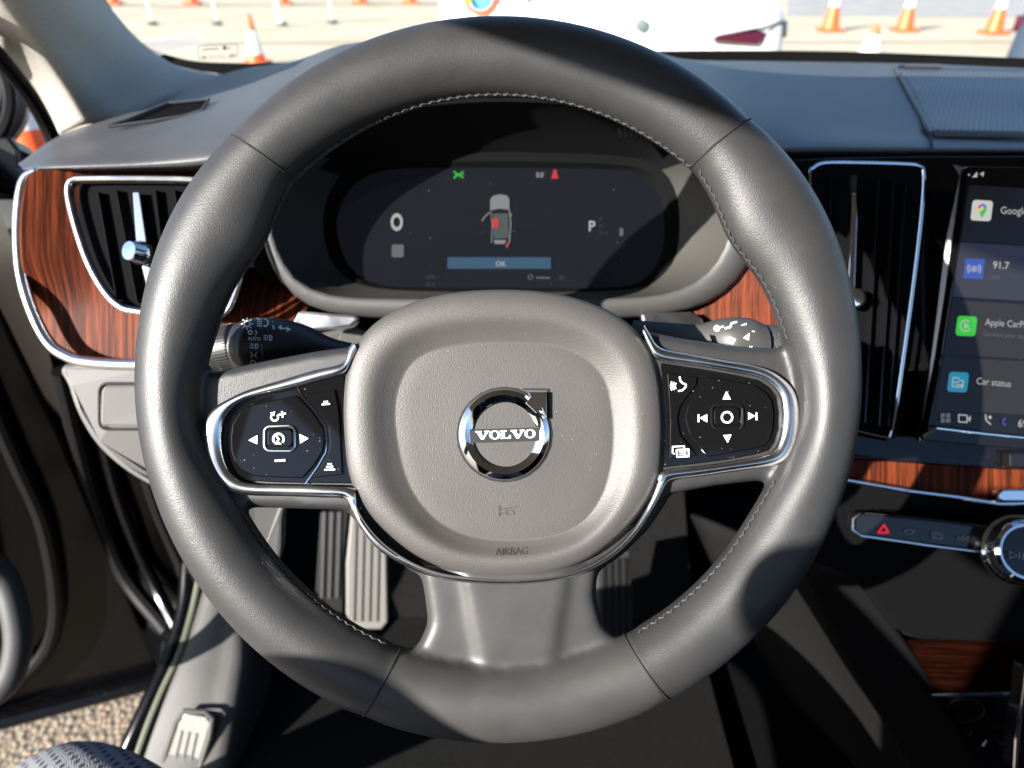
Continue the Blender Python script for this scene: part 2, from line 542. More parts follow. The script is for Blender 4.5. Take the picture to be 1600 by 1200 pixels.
for a0, a1, ph in ((8, 46, 168), (48, 135, 176), (138, 173, 178), (-61, -20, 166), (-158, -113, 170)):
    st = MB(); stitches(a0, a1, ph)
    build('stitching', st, M['thread'], wheel)


# airbag cover
rings = []
prof = [('o', 1.0, -0.016), ('o', 1.0, -0.003), ('o', 0.997, 0.0002), ('o', 0.989, 0.0024), ('o', 0.972, 0.0040), ('m', 0.74, 0.0054), ('m', 0.60, 0.0056), ('m', 0.50, 0.0053), ('m', 0.40, 0.0043), ('m', 0.28, 0.0025), ('m', 0.16, 0.0010), ('m', 0.07, 0.0001), ('m', 0.025, -0.0004), ('m', 0.0, -0.0004)]
for k, s, h in prof:
    pl = scl(oa, s) if k == 'o' else [(p[0] + (o[0] - p[0]) * s, p[1] + (o[1] - p[1]) * s) for p, o in zip(pa, oa)]
    rings.append([q(x, y, WD - h) for x, y in pl])
for s, h in ((0.97, -0.0002), (0.85, -0.0001), (0.65, -0.0002), (0.45, 0.0), (0.25, 0.0001), (0.08, 0.0001)):
    rings.append([q(x, y, WD - h) for x, y in scl(pa, s)])
airbag = build('airbag_cover', loft(rings, cap1=True), M['airbag'], wheel, sharp=0)
HP = WD - 0.0001
# horn symbol and lettering
hx, hy = 793, 799
ink('horn_symbol', [('line', [(hx - 13, hy - 9), (hx - 10, hy - 3), (hx + 14, hy - 7)], 1.5), ('line', [(hx - 13, hy + 8), (hx - 10, hy + 3), (hx - 2, hy + 3)], 1.5),
                    ('line', [(hx - 13, hy - 9), (hx - 13, hy + 8)], 1.5), ('ring', hx + 4, hy + 1.5, 6.0, 1.5, 0, 360, 0.62)], onto(airbag), M['deboss'], airbag, 0.00025)
ink('airbag_lettering', [('text', 'AIRBAG', 774, 868, 12, 2, 0.86)], onto(airbag), M['deboss'], airbag, 0.00025)

# badge
bc = (788, 679)
rg = []
for r, h in ((71.5, 0.0002), (71.5, 0.0010), (69.5, 0.0016), (62, 0.0030), (54, 0.0019), (50.5, 0.0012), (50.5, 0.0001)):
    rg.append([q(bc[0] + r * math.cos(2 * math.pi * k / 96), bc[1] + r * math.sin(2 * math.pi * k / 96), HP - h) for k in range(96)])
bd = loft(rg)
badge = build('badge', bd, M['bright_chrome'], airbag, sharp=50)
ink('badge_surround', [('ring', bc[0], bc[1], 73, 4), ('line', [(818, 608), (856, 608.5), (857.5, 660)], 3)], HP, M['groove'], airbag, 0.0003)
ar = [(806, 611), (855, 611.5), (855.5, 668), (846, 650), (838, 640), (845, 634), (828, 620), (822, 626)]
build('badge_arrow', plate([(824, 612.5), (854, 612.5), (854.5, 655), (851, 648), (846.5, 638), (838, 646), (821, 630), (829, 621)], HP - 0.0034, 0.003), M['bright_chrome'], airbag, smooth=False, bevel=0.0003)
build('badge_bar', plate([(733, 671.5), (843, 668), (843.5, 689), (734.5, 692.5)], HP - 0.0022, 0.002), mat('badge_bar_grey', (0.03, 0.03, 0.032), 0.25), airbag, smooth=False, bevel=0.0002)


def letter(ch, x, y, w, h, ang=-1.8):
    """wide slab-serif capitals"""
    ca, sa = math.cos(math.radians(ang)), math.sin(math.radians(ang)); out = []
    def T(u, v): X, Y = u * w, v * h; return (x + X * ca + Y * sa * -1 * -1, y - Y * ca + X * sa)
    if ch == 'V':
        out.append(('poly', [T(*p) for p in [(0, 1), (.45, 1), (.45, .86), (.36, .86), (.57, .36), (.74, .86), (.64, .86), (.64, 1), (1, 1), (1, .86), (.91, .86), (.58, 0), (.40, 0), (.09, .86), (0, .86)]]))
    elif ch == 'L':
        out.append(('poly', [T(*p) for p in [(0, 1), (.6, 1), (.6, .87), (.42, .87), (.42, .14), (.72, .14), (.86, .42), (.97, .42), (.97, 0), (0, 0), (0, .13), (.13, .13), (.13, .87), (0, .87)]]))
    else:
        for i in range(28):
            t0, t1 = 2 * math.pi * i / 28, 2 * math.pi * (i + 1) / 28
            e = lambda t, a, b: T(.5 + a * math.cos(t), .5 + b * math.sin(t))
            out.append(('poly', [e(t0, .5, .53), e(t1, .5, .53), e(t1, .24, .40), e(t0, .24, .40)]))
    return out


its = []
xx = 743.0
for ch, w in (('V', 22), ('O', 18), ('L', 17), ('V', 22), ('O', 17.5)):
    its += letter(ch, xx, 687.0 - (xx - 743) * 0.032, w, 13.2); xx += w - 0.6
ink('badge_lettering', its, HP - 0.0022, M['icon'], airbag, 0.0003)


# chrome bezel: bands between an outer and an inner outline
def band(outer, inner, n=90, h_lo=-0.002, h_hi=0.0024):
    o2 = even(cat_open([(a, b) for a, b in outer], 6), n); i2 = even(cat_open([(a, b) for a, b in inner], 6), n)
    rings = []
    for f, h in ((0.0, h_lo - .004), (0.0, h_hi * 0.3), (0.12, h_hi * 0.72), (0.38, h_hi * 1.08), (0.62, h_hi * 1.1), (0.88, h_hi * 0.75), (1.0, h_hi * .3), (1.0, h_lo)):
        rings.append([q(o[0] + (i[0] - o[0]) * f, o[1] + (i[1] - o[1]) * f, WD - h - 0.0026) for o, i in zip(o2, i2)])
    return loft(rings, closed=False)


lo_out = [Z5(*p) for p in [(862, 290), (835, 330), (806, 400), (650, 440), (450, 500), (300, 545), (200, 590), (110, 650), (62, 730), (48, 830), (65, 930), (120, 1030), (190, 1085), (300, 1110), (500, 1115), (700, 1122), (815, 1130), (845, 1190)]]
lo_in = [Z5(*p) for p in [(885, 330), (850, 400), (812, 455), (700, 490), (560, 528), (400, 565), (300, 590), (220, 640), (172, 710), (160, 800), (165, 880), (190, 960), (230, 1010), (300, 1045), (450, 1052), (600, 1055), (800, 1060), (880, 1075)]]
ro_out = [Z6(*p) for p in [(95, 200), (130, 260), (185, 330), (350, 365), (550, 400), (700, 425), (800, 460), (880, 520), (930, 590), (947, 680), (942, 790), (920, 880), (870, 950), (780, 985), (600, 1010), (400, 1040), (240, 1062), (205, 1110)]]
ro_in = [Z6(*p) for p in [(85, 250), (120, 330), (178, 400), (400, 432), (600, 467), (720, 492), (790, 530), (840, 590), (858, 680), (853, 780), (830, 860), (790, 910), (700, 935), (550, 960), (400, 980), (260, 995), (185, 1010), (165, 1050)]]
bz = band(lo_out, lo_in)
bz.merge(band(ro_out, ro_in))
bo = [Z5(845, 1190), (560, 822), (590, 858), (640, 888), (700, 907), (790, 914), (880, 906), (945, 880), (990, 842), (1022, 795), Z6(205, 1110)]
bi = [(556, 765), (562, 800), (596, 845), (646, 879), (704, 898), (790, 905), (876, 898), (938, 872), (982, 835), (1014, 785), (1030, 745)]
bz.merge(band(bo, bi, 80, h_hi=0.0030))
build('chrome_bezel', bz, M['chrome'], wheel, sharp=60)

# control pads
SP = WD - 0.0022


def pad(name, out, div, cx, cy, label):
    base = build('control_pad', plate(out, SP + 0.0012, 0.006), M['gloss'], wheel, smooth=False, bevel=0.0006, label=label)
    return base


lp_out = [Z5(*p) for p in [(812, 470), (700, 500), (560, 538), (400, 575), (300, 605), (235, 650), (190, 715), (176, 800), (180, 880), (200, 950), (240, 1000), (310, 1035), (450, 1042), (600, 1045), (860, 1048), (850, 800), (830, 620)]]
left_pad = pad('control_pad', lp_out, None, 0, 0, 'left control pad with cruise control symbols')
ldiv = [Z5(*p) for p in [(563, 530), (590, 580), (660, 660), (715, 740), (724, 820), (716, 880), (670, 960), (605, 1050)]]
# rocker faces standing proud of the pad
lb = [Z5(*p) for p in [(550, 575), (430, 600), (320, 628), (252, 668), (214, 730), (206, 800), (208, 870), (226, 930), (262, 975), (330, 1008), (450, 1016), (592, 1018), (655, 950), (700, 876), (708, 820), (700, 745), (646, 668), (575, 590)]]
build('rocker_button', plate(lb, lambda x, y: SP - 0.0006 + (x - 430) * 0.000006, 0.002), M['gloss'], left_pad, smooth=False, bevel=0.0007)
lb2 = [Z5(*p) for p in [(600, 570), (762, 545), (782, 640), (796, 820), (805, 1000), (640, 1018), (690, 955), (730, 880), (738, 820), (730, 738), (675, 655)]]
build('distance_button', plate(lb2, SP - 0.0004, 0.002), M['gloss'], left_pad, smooth=False, bevel=0.0005)
rp_out = [Z6(*p) for p in [(185, 412), (400, 445), (600, 480), (715, 505), (780, 545), (825, 600), (842, 685), (838, 780), (815, 850), (775, 898), (690, 922), (550, 948), (400, 968), (200, 990), (212, 800), (205, 600)]]
right_pad = pad('control_pad', rp_out, None, 0, 0, 'right control pad with skip and arrow symbols')
rb = [Z6(*p) for p in [(446, 490), (600, 515), (700, 535), (755, 565), (795, 615), (808, 685), (804, 770), (785, 835), (750, 870), (680, 890), (550, 915), (440, 932), (340, 800), (320, 720), (335, 650), (410, 545)]]
build('rocker_button', plate(rb, SP - 0.0006, 0.002), M['gloss'], right_pad, smooth=False, bevel=0.0007)
rb2 = [Z6(*p) for p in [(222, 470), (385, 490), (380, 530), (290, 650), (275, 720), (290, 805), (385, 925), (235, 945), (238, 720)]]
build('menu_button', plate(rb2, SP - 0.0004, 0.002), M['gloss'], right_pad, smooth=False, bevel=0.0005)
build('pad_gap', tube([q(x, y, SP + 0.0008) for x, y in ldiv], 0.0004, 6), M['bright_chrome'], left_pad)
for par, pc in ((left_pad, (437, 686)), (right_pad, (1136, 652))):
    x, y = pc
    fr = rrect(x - 24, y - 20, x + 24, y + 18, 9)
    build('button_frame', tube([q(a, b, SP - 0.0012) for a, b in fr], 0.00075, 6, closed=True), M['chrome'] if par is left_pad else M['gloss_clean'], par)
    build('centre_button', plate(rrect(x - 20, y - 16, x + 20, y + 13, 7), SP - 0.0022, 0.003), M['gloss'], par, smooth=False, bevel=0.0008)
DI = SP - 0.0008
ink('arrow_symbol', [('poly', [(388, 688), (402, 680), (402, 694)])], DI, M['icon'], left_pad)
ink('arrow_symbol', [('poly', [(482, 685), (468, 678), (469, 693)])], DI, M['icon'], left_pad)
ink('resume_symbol', [('ring', 429, 652, 5.5, 2.6, 100, 400), ('poly', [(422, 645), (430, 643), (428, 650)]), ('line', [(436, 648), (446, 646)], 2.6), ('line', [(440.5, 643), (441.5, 652)], 2.6)], DI, M['icon'], left_pad)
ink('minus_symbol', [('line', [(430, 720), (445, 719)], 3.2)], DI, M['icon'], left_pad)
ink('gauge_symbol', [('ring', 435, 686, 8.2, 3.2, -40, 220), ('line', [(430, 679), (436, 687)], 3), ('poly', [(429, 694), (433, 688), (440, 694)])], SP - 0.0022, M['icon'], left_pad)
ink('distance_symbol', [('line', [(506, 628), (512, 627.5)], 2.4), ('line', [(503, 632), (515, 631)], 2.4)], DI, M['icon'], left_pad)
ink('distance_symbol', [('line', [(512, 725), (518, 725)], 2.4), ('line', [(510, 729.5), (520, 729)], 2.4), ('line', [(507, 734), (523, 733.5)], 2.4)], DI, M['icon'], left_pad)
ink('arrow_symbol', [('poly', [(1135, 611), (1129, 624), (1142, 624)])], DI, M['icon'], right_pad)
ink('arrow_symbol', [('poly', [(1137, 692), (1130, 680), (1143, 679)])], DI, M['icon'], right_pad)
ink('skip_symbol', [('poly', [(1093, 653), (1105, 647), (1105, 660)]), ('line', [(1091.5, 648), (1091.5, 659)], 2.6)], DI, M['icon'], right_pad)
ink('skip_symbol', [('poly', [(1180, 650), (1169, 644), (1169, 656)]), ('line', [(1182, 645), (1182, 656)], 2.6)], DI, M['icon'], right_pad)
ink('circle_symbol', [('ring', 1136, 652, 8.2, 3.0)], SP - 0.0022, M['icon'], right_pad)
ink('voice_symbol', [('line', [(1062, 589), (1063, 595), (1067, 599), (1072, 601), (1071, 605), (1066, 610), (1060, 611)], 2.6), ('ring', 1062, 603, 7, 1.8, 140, 220), ('ring', 1062, 603, 10.5, 1.8, 145, 215), ('ring', 1062, 603, 14, 1.8, 150, 210)], DI, M['icon'], right_pad)
ink('window_symbol', [('line', [(1054, 709), (1051, 708), (1051, 698), (1069, 697), (1069, 700)], 2.2), ('line', [(1057, 703), (1076, 702), (1076, 713), (1058, 714), (1057, 703)], 2.4), ('line', [(1061, 706.5), (1072, 706)], 1.4), ('line', [(1061, 710), (1072, 709.5)], 1.4)], DI, M['icon'], right_pad)

# =================================================================== STALKS
def stalk(name, label, rows, mt):
    t = empty(name, label, 'stalk', q(*rows[-1][:2], rows[-1][4]), 'control stalks behind the steering wheel')
    return t


def body_loft(rows):
    """rows of (x, y_top, y_bottom, d, thickness)"""
    rings = []
    for x, yt, yb, d, th, sl in rows:
        a = q(x + sl, yt, d); b = q(x - sl, yb, d); c = (a + b) / 2; u = (a - b) / 2
        rings.append([c + u * math.cos(2 * math.pi * k / 20) + FV * (-th * math.sin(2 * math.pi * k / 20)) for k in range(20)])
    return loft(rings, cap0=True, cap1=True)


SD = 0.425
ls = empty('light_stalk', 'black light switch stalk with white lamp symbols, left of the hub', 'stalk', q(600, 540, 0.46), 'control stalks behind the steering wheel')
R1 = [cat_open([r for r in [(372, 506, 580, SD, 0.017, 0), (385, 500, 585, SD, 0.018, 2), (400, 496, 588, SD, 0.018, 3), (440, 499, 585, SD + 0.005, 0.017, 4), (480, 510, 575, SD + 0.012, 0.014, 3), (525, 530, 570, SD + 0.02, 0.011, 0), (600, 545, 575, SD + 0.035, 0.010, 0)]], 5)][0]
lsb = build('stalk_body', body_loft([tuple(v) for v in R1]), M['plastic'], ls)
kc = q(344, 546, SD + 0.001); ka = (q(372, 541, SD) - kc).normalized()
build('rotary_knob', lathe([(0.0, -0.0045), (0.0118, -0.0042), (0.0132, -0.003), (0.0136, 0.0), (0.0138, 0.010), (0.0128, 0.0112)], kc, ka, 40), M['plastic'], ls, sharp=40)
kn = MB()
for i in range(48):
    a = 2 * math.pi * i / 48; ref = Vector((0, 0, 1)); e1 = (ref - ka * ref.dot(ka)).normalized(); e2 = ka.cross(e1)
    r_ = e1 * math.cos(a) + e2 * math.sin(a)
    kn.merge(bar(kc + ka * 0.001 + r_ * 0.0143, kc + ka * 0.0095 + r_ * 0.0143, 0.0007, -r_ * 0.001))
build('knob_ribs', kn, M['plastic'], ls, smooth=False)
LSD = onto(lsb)
wi = M['icon']
sun_it = [('ring', 386, 506, 4.5, 1.8)] + [('line', [(386 + 6.6 * math.cos(a), 506 - 6.6 * math.sin(a)), (386 + 9 * math.cos(a), 506 - 9 * math.sin(a))], 1.7) for a in [i * math.pi / 4 for i in range(8)]]
ink('lamp_symbol', sun_it, LSD, wi, ls, 0.0003)
ink('headlamp_symbol', [('ring', 413, 504, 6, 2, -90, 90), ('line', [(413, 498), (413, 510)], 2)] + [('line', [(402, 498 + k * 3.6), (409, 499 + k * 3.6)], 1.6) for k in range(4)], LSD, wi, ls, 0.0003)
ink('arrow_symbol', [('line', [(426, 503), (428, 514)], 2.2), ('line', [(438, 512), (450, 514)], 2.2), ('poly', [(434, 511.5), (440, 507), (440, 516)]), ('poly', [(455, 514.5), (448, 510), (448, 519)])], LSD, wi, ls, 0.0003)
ink('lamp_symbol', [('ring', 391, 519.5, 3, 1.6), ('ring', 398, 520, 3, 1.4, -90, 90)], LSD, wi, ls, 0.0003)
ink('auto_lettering', [('text', 'AUTO', 387, 531, 5, -3, 1.0, 0.02)], LSD, wi, ls, 0.0003)
ink('headlamp_symbol', [('ring', 399, 541, 4, 1.7, -90, 90), ('line', [(399, 537), (399, 545)], 1.7)] + [('line', [(391, 537 + k * 3), (396, 538 + k * 3)], 1.3) for k in range(3)], LSD, wi, ls, 0.0003)
ink('headlamp_symbol', [('ring', 421, 528, 4, 1.7, -90, 90), ('line', [(421, 524), (421, 532)], 1.7)] + [('line', [(412, 524 + k * 3), (418, 525 + k * 3)], 1.3) for k in range(3)], LSD, wi, ls, 0.0003)
ink('lamp_symbol', [('line', [(392, 551), (395, 555), (392, 559)], 1.3), ('line', [(401, 551), (398, 555), (401, 559)], 1.3)], LSD, wi, ls, 0.0003)
ink('zero_lettering', [('ring', 395, 567, 3.4, 1.6, 0, 360, 1.15)], LSD, wi, ls, 0.0003)
ink('mark_line', [('line', [(408, 538), (410, 550), (410, 558)], 1.4)], LSD, M['icon_grey'], ls, 0.0003)

ws = empty('wiper_stalk', 'dark wiper stalk with white spray symbols, right of the hub', 'stalk', q(1010, 520, 0.46), 'control stalks behind the steering wheel')
SR = 0.43
rows = cat_open([(990, 500, 560, SR + 0.03, 0.010, 0), (1060, 505, 560, SR + 0.018, 0.012, -2), (1095, 506, 566, SR + 0.008, 0.015, -3), (1130, 498, 572, SR, 0.017, -4), (1165, 496, 575, SR, 0.018, -2), (1190, 506, 575, SR, 0.016, 0)], 5)
wsb = build('stalk_body', body_loft([tuple(v) for v in rows]), mat('stalk_grey', (0.045, 0.044, 0.042), 0.5), ws)
kc2 = q(1190, 541, SR); ka2 = RV
build('rotary_knob', lathe([(0.0, 0.0), (0.0125, 0.0), (0.0130, 0.002), (0.0130, 0.011), (0.0115, 0.013), (0.0, 0.013)], kc2, ka2, 36), mat('stalk_knob', (0.035, 0.035, 0.035), 0.5, grain=('noise', 900, 0.8, 0.001)), ws)
WSD = onto(wsb)
ink('spray_symbol', [('disc', 1120, 513, 5), ('line', [(1120, 513), (1130, 510)], 2.4)], WSD, wi, ws, 0.0003)
ink('spray_symbol', [('line', [(1133, 513), (1141, 511), (1143, 505), (1151, 503)], 3)], WSD, wi, ws, 0.0003)
ink('spray_symbol', [('poly', [(1153, 502), (1160, 495), (1168, 500), (1166, 508), (1157, 509)])], WSD, wi, ws, 0.0003)
ink('spray_symbol', [('poly', [(1133, 534), (1140, 526), (1150, 530), (1145, 538)])], WSD, wi, ws, 0.0003)
ink('arrow_symbol', [('poly', [(1161, 528), (1171, 520), (1170, 532)]), ('line', [(1177, 518), (1173, 543)], 4.5)], WSD, wi, ws, 0.0003)

# steering column shroud
sc_ = empty('steering_column', 'black steering column shroud behind the hub', 'steering column', q(790, 640, 0.5))
rings = []
for d, k in ((0.40, 0.72), (0.44, 0.95), (0.50, 1.0), (0.60, 0.98)):
    rings.append([q(790, 620, d) + RV * (0.085 * k * math.copysign(abs(math.cos(a)) ** 0.6, math.cos(a))) + UV * (0.055 * k * math.copysign(abs(math.sin(a)) ** 0.6, math.sin(a))) for a in [2 * math.pi * i / 40 for i in range(40)]])
build('shroud', loft(rings, cap0=True, cap1=True), M['plastic'], sc_)

# =================================================================== DASHBOARD
dash = empty('dashboard', 'black dashboard with rosewood trim, digital cluster and centre touchscreen', 'dashboard', q(800, 400, 0.65))


def grid(rows, n=6, m=6):
    """rows of (px,py,d) control points -> smooth surface; rows may be given at any depth"""
    R = [[q(*p) for p in r] for r in rows]
    R = [cat_open(r, m) for r in R]
    Cc = [cat_open([r[j] for r in R], n) for j in range(len(R[0]))]
    return loft([[Cc[j][i] for j in range(len(Cc))] for i in range(len(Cc[0]))], closed=False)


pad_rows = [
    [(28, 256, .60), (100, 209, .66), (215, 172, .74), (300, 135, .84), (400, 104, .90), (560, 100, .92), (800, 96, .93), (1000, 94, .93), (1150, 95, .93), (1300, 97, .93), (1450, 100, .92), (1660, 108, .90)],
    [(29, 257, .598), (105, 211, .64), (225, 176, .70), (330, 140, .78), (440, 100, .80), (560, 84, .80), (800, 76, .80), (1000, 84, .82), (1150, 103, .86), (1300, 112, .88), (1450, 115, .87), (1660, 122, .86)],
    [(30, 258, .595), (110, 214, .62), (235, 182, .67), (355, 150, .70), (470, 97, .70), (560, 66, .69), (800, 55, .67), (1000, 74, .69), (1150, 130, .76), (1300, 140, .79), (1450, 140, .80), (1660, 145, .79)],
    [(32, 260, .585), (100, 238, .585), (228, 208, .60), (350, 182, .60), (460, 130, .62), (560, 96, .61), (800, 80, .59), (1000, 100, .60), (1150, 175, .65), (1300, 192, .67), (1450, 196, .67), (1660, 198, .67)],
    [(34, 262, .575), (90, 252, .555), (225, 240, .555), (345, 222, .55), (450, 185, .56), (560, 135, .55), (800, 125, .54), (1000, 140, .55), (1150, 215, .60), (1300, 222, .61), (1450, 224, .61), (1660, 226, .61)],
    [(38, 266, .572), (92, 264, .548), (225, 262, .548), (345, 255, .545), (450, 230, .55), (560, 160, .54), (800, 150, .53), (1000, 165, .54), (1150, 232, .59), (1300, 238, .60), (1450, 238, .60), (1660, 238, .60)],
    [(60, 270, .60), (100, 270, .59), (225, 272, .60), (345, 268, .60), (450, 240, .60), (560, 168, .60), (800, 158, .60), (1000, 172, .60), (1150, 238, .63), (1300, 246, .64), (1450, 246, .64), (1660, 246, .64)],
]
pad_rows = [r + [(2050, r[-1][1] + 4, r[-1][2] - .01)] for r in pad_rows]
build('upper_pad', grid(pad_rows, 5, 6), M['dash'], dash, sharp=0)
# panel split beside the speaker and the grille itself
split = [(1395, 103, .905), (1412, 140, .795), (1440, 196, .664), (1455, 212, .625), (1456, 228, .598), (1456, 238, .592)]
build('panel_gap', tube([q(x, y, d - .003) for x, y, d in split[2:]], 0.0009, 6), M['groove'], dash)


def on_pad(px, py):
    """depth of the pad top right of the hood"""
    pts = [(94, .93), (112, .88), (140, .795), (194, .67), (223, .61), (240, .60)]
    for (a, da), (b, db) in zip(pts, pts[1:]):
        if py <= b: return da + (db - da) * (py - a) / (b - a)
    return .6


sg = MB()
spk = [(1396, 103), (1440, 180), (1455, 208), (1500, 210), (1560, 211), (1680, 212), (1680, 112), (1560, 104), (1480, 101)]
bm_ = MB()
g_rows = []
for k in range(13):
    y = 105 + (209 - 105) * k / 12
    xl = 1398 + (1453 - 1398) * (k / 12) ** 0.95
    g_rows.append([q(xl + (1690 - xl) * j / 20, y + j * 0.25, on_pad(0, y) - 0.004) for j in range(21)])
spm, nt_, b_ = new_mat('speaker_mesh')
Nn, Ll = nt_.nodes, nt_.links
tc = Nn.new('ShaderNodeTexCoord')
mp = Nn.new('ShaderNodeMapping'); mp.inputs['Rotation'].default_value = (0, 0, math.radians(30)); mp.inputs['Scale'].default_value = (215, 215, 0)
Ll.new(tc.outputs['Object'], mp.inputs['Vector'])
vo = Nn.new('ShaderNodeTexVoronoi'); vo.inputs['Randomness'].default_value = 0; vo.inputs['Scale'].default_value = 1
Ll.new(mp.outputs[0], vo.inputs['Vector'])
rp = Nn.new('ShaderNodeValToRGB'); rp.color_ramp.elements[0].position = 0.30; rp.color_ramp.elements[0].color = (0.004, 0.004, 0.005, 1)
rp.color_ramp.elements[1].position = 0.36; rp.color_ramp.elements[1].color = (0.07, 0.07, 0.072, 1)
Ll.new(vo.outputs['Distance'], rp.inputs['Fac']); Ll.new(rp.outputs['Color'], b_.inputs['Base Color'])
b_.inputs['Roughness'].default_value = 0.45
spk_o = build('speaker_grille', loft(g_rows, closed=False), spm, dash, solid=0.001)
build('grille_rim', tube([q(x, y, on_pad(0, y) - 0.005) for x, y in [(1470, 103), (1412, 102), (1399, 106), (1440, 180), (1453, 209), (1470, 212), (1560, 213), (1690, 215)]], 0.0022, 8), M['dash'], dash)
# defroster outlet on the left shoulder
df = [(172, 197), (200, 186), (262, 160), (328, 153), (318, 172), (298, 181), (240, 190)]
dd = lambda x, y: 0.69 - (x - 172) * -0.00002 - max(0, (y - 150)) * 0.0012
build('defroster_slot', plate([(190, 191), (255, 164), (324, 155), (312, 174), (296, 179)], lambda x, y: dd(x, y) - 0.006, 0.004), M['black'], dash, smooth=False)
build('defroster_rim', tube([q(x, y, dd(x, y) - 0.012) for x, y in [(170, 198), (240, 189), (296, 180), (314, 175), (327, 155), (262, 161), (192, 190)]], 0.0014, 8, closed=True), M['dash'], dash)
# black under-dash mass closing the space behind everything
build('inner_frame', plate([(62, 268), (450, 240), (560, 165), (1000, 165), (1150, 235), (1700, 243), (1700, 760), (1240, 700), (1010, 560), (560, 560), (420, 640), (240, 600), (90, 560)], lambda x, y: .70, 0.05), M['black'], dash, smooth=False)
hv = MB()
for sx in (1,):
    hv = MB()
    for k in range(5):
        x = (560 + k * 8) if sx == 0 else (968 + k * 8)
        hv.merge(bar(q(x, 196 + abs(k - 2), .545), q(x + (4 if sx else -2), 214, .55), 0.0016, FV * 0.004))
    build('hood_vent', hv, M['black'], dash, smooth=False)

# --- wood trim and chrome edging
def WDp(x, y):
    k = max(0.0, min(1.0, (500 - y) / 110)); k = k * k * (3 - 2 * k)
    return 0.566 + (min(x, 320) - 170) / 130 * 0.022 * k + max(0, min(1, (x - 320) / 200)) * 0.03
wl = cat_closed([(52, 268), (40, 300), (34, 360), (38, 420), (52, 480), (72, 525), (100, 550), (140, 561), (220, 566), (300, 562), (350, 545), (400, 520), (440, 508), (476, 490), (474, 462), (430, 440), (380, 400), (340, 275), (220, 268), (120, 266)], 5)
build('wood_trim', shell_plate([tuple(v) for v in wl], WDp, 0.02), M['wood'], dash, sharp=50, label='rosewood panel round the left air vent')
WR = lambda x, y: 0.595 - min(1, max(0, x - 1080) / 150) * 0.03
wr = [(1084, 487), (1120, 468), (1160, 430), (1180, 395), (1240, 400), (1262, 470), (1262, 560), (1180, 540), (1110, 512)]
build('wood_trim', plate(wr, WR, 0.02), M['wood'], dash, smooth=False, label='rosewood panel between cluster and centre vent')
ce = cat_open([(58, 266), (42, 276), (34, 300), (29, 360), (34, 430), (52, 490), (76, 535), (104, 556), (140, 566), (220, 570), (300, 568), (352, 552), (410, 530)], 6)
build('chrome_edge', tube([q(x, y, 0.552 + max(0, (x - 300)) * 0.0002) for x, y in ce], [0.0026 + 0.0020 * min(1, i / 14) for i in range(len(ce))], 12), M['chrome'], dash, sharp=0)
bl = [(466, 486), (555, 493), (560, 500), (548, 510), (480, 516), (452, 512)]
build('silver_blade', plate(bl, 0.575, 0.012), M['chrome'], dash, smooth=False, bevel=0.002)
br_ = [(1002, 490), (1080, 487), (1098, 497), (1102, 512), (1070, 516), (1004, 508)]
build('silver_blade', plate(br_, 0.575, 0.012), M['chrome'], dash, smooth=False, bevel=0.002)

# --- lower panel with a switch blank
lowp = [(100, 570), (220, 572), (340, 570), (420, 540), (560, 512), (590, 560), (520, 640), (470, 760), (445, 800), (440, 870), (415, 905), (395, 890), (370, 830), (300, 790), (236, 760), (190, 732), (150, 695), (122, 650), (106, 605)]
LPD = lambda x, y: 0.575 + max(0, y - 640) * 0.0001 + max(0, x - 250) * 0.00015
lower = build('lower_panel', plate([tuple(v) for v in cat_closed(lowp, 4)], LPD, 0.03), M['dash_lower'], dash, smooth=False, bevel=0.004)
build('switch_blank', plate(rrect(158, 602, 300, 668, 12), lambda x, y: LPD(x, y) - 0.003, 0.006), M['dash_lower'], lower, smooth=False, bevel=0.0015)
build('blank_gap', tube([q(x, y, LPD(x, y) - 0.0005) for x, y in rrect(155, 599, 300, 671, 13)], 0.0012, 6, closed=True), M['groove'], lower)
lowr = [(1003, 516), (1100, 514), (1180, 545), (1262, 565), (1262, 700), (1180, 660), (1040, 620), (1000, 560)]
build('lower_panel', plate(lowr, 0.60, 0.03), M['dash_lower'], dash, smooth=False, bevel=0.004)

# --- left air vent
LV = 0.552
va = build('air_vent', plate([tuple(v) for v in cat_closed([(108, 292), (116, 284), (160, 280), (250, 280), (320, 284), (360, 290), (376, 330), (378, 400), (366, 460), (345, 490), (300, 492), (225, 484), (192, 476), (165, 455), (140, 410), (122, 360), (110, 315)], 4)], LV + 0.006, 0.004), M['black'], dash, smooth=False, label='left air vent with chrome frame and vertical slats')
vf = cat_closed([(107, 290), (116, 281), (140, 279), (250, 279), (320, 282), (362, 290), (377, 330), (379, 400), (366, 462), (345, 492), (300, 494), (215, 487), (185, 478), (160, 452), (136, 408), (118, 355), (107, 310)], 5)
build('vent_frame', tube([q(x, y, LV - 0.002) for x, y in vf], 0.0024, 10, closed=True), M['chrome'], va)
vf2 = [(AC2[0], AC2[1]) for AC2 in [((x - 242) * 0.955 + 242, (y - 386) * 0.955 + 386) for x, y in vf]]
build('inner_frame', tube([q(x, y, LV + 0.0005) for x, y in vf2], 0.0016, 8, closed=True), M['gloss_clean'], va)
for (x0, y0, x1, y1) in [(152, 300, 182, 468), (181, 297, 214, 473), (242, 297, 262, 476), (272, 297, 296, 478), (302, 298, 322, 476), (335, 302, 352, 462)]:
    slo = build('slat', bar(q(x0, y0, LV + 0.0005), q(x1, y1, LV + 0.0005), 0.0012, RV * 0.004 + FV * 0.009), [mat('slat_grey', (0.30, 0.28, 0.26), 0.4) if x0 == 152 else bpy.data.materials['slat_grey'], M['black']], va, smooth=False)
    for p in slo.data.polygons: p.material_index = 0 if p.index == 1 else 1
bld = plate([(207, 300), (217, 300), (221, 325), (229, 380), (239, 440), (229, 446), (213, 382), (209, 330)], LV - 0.001, 0.006)
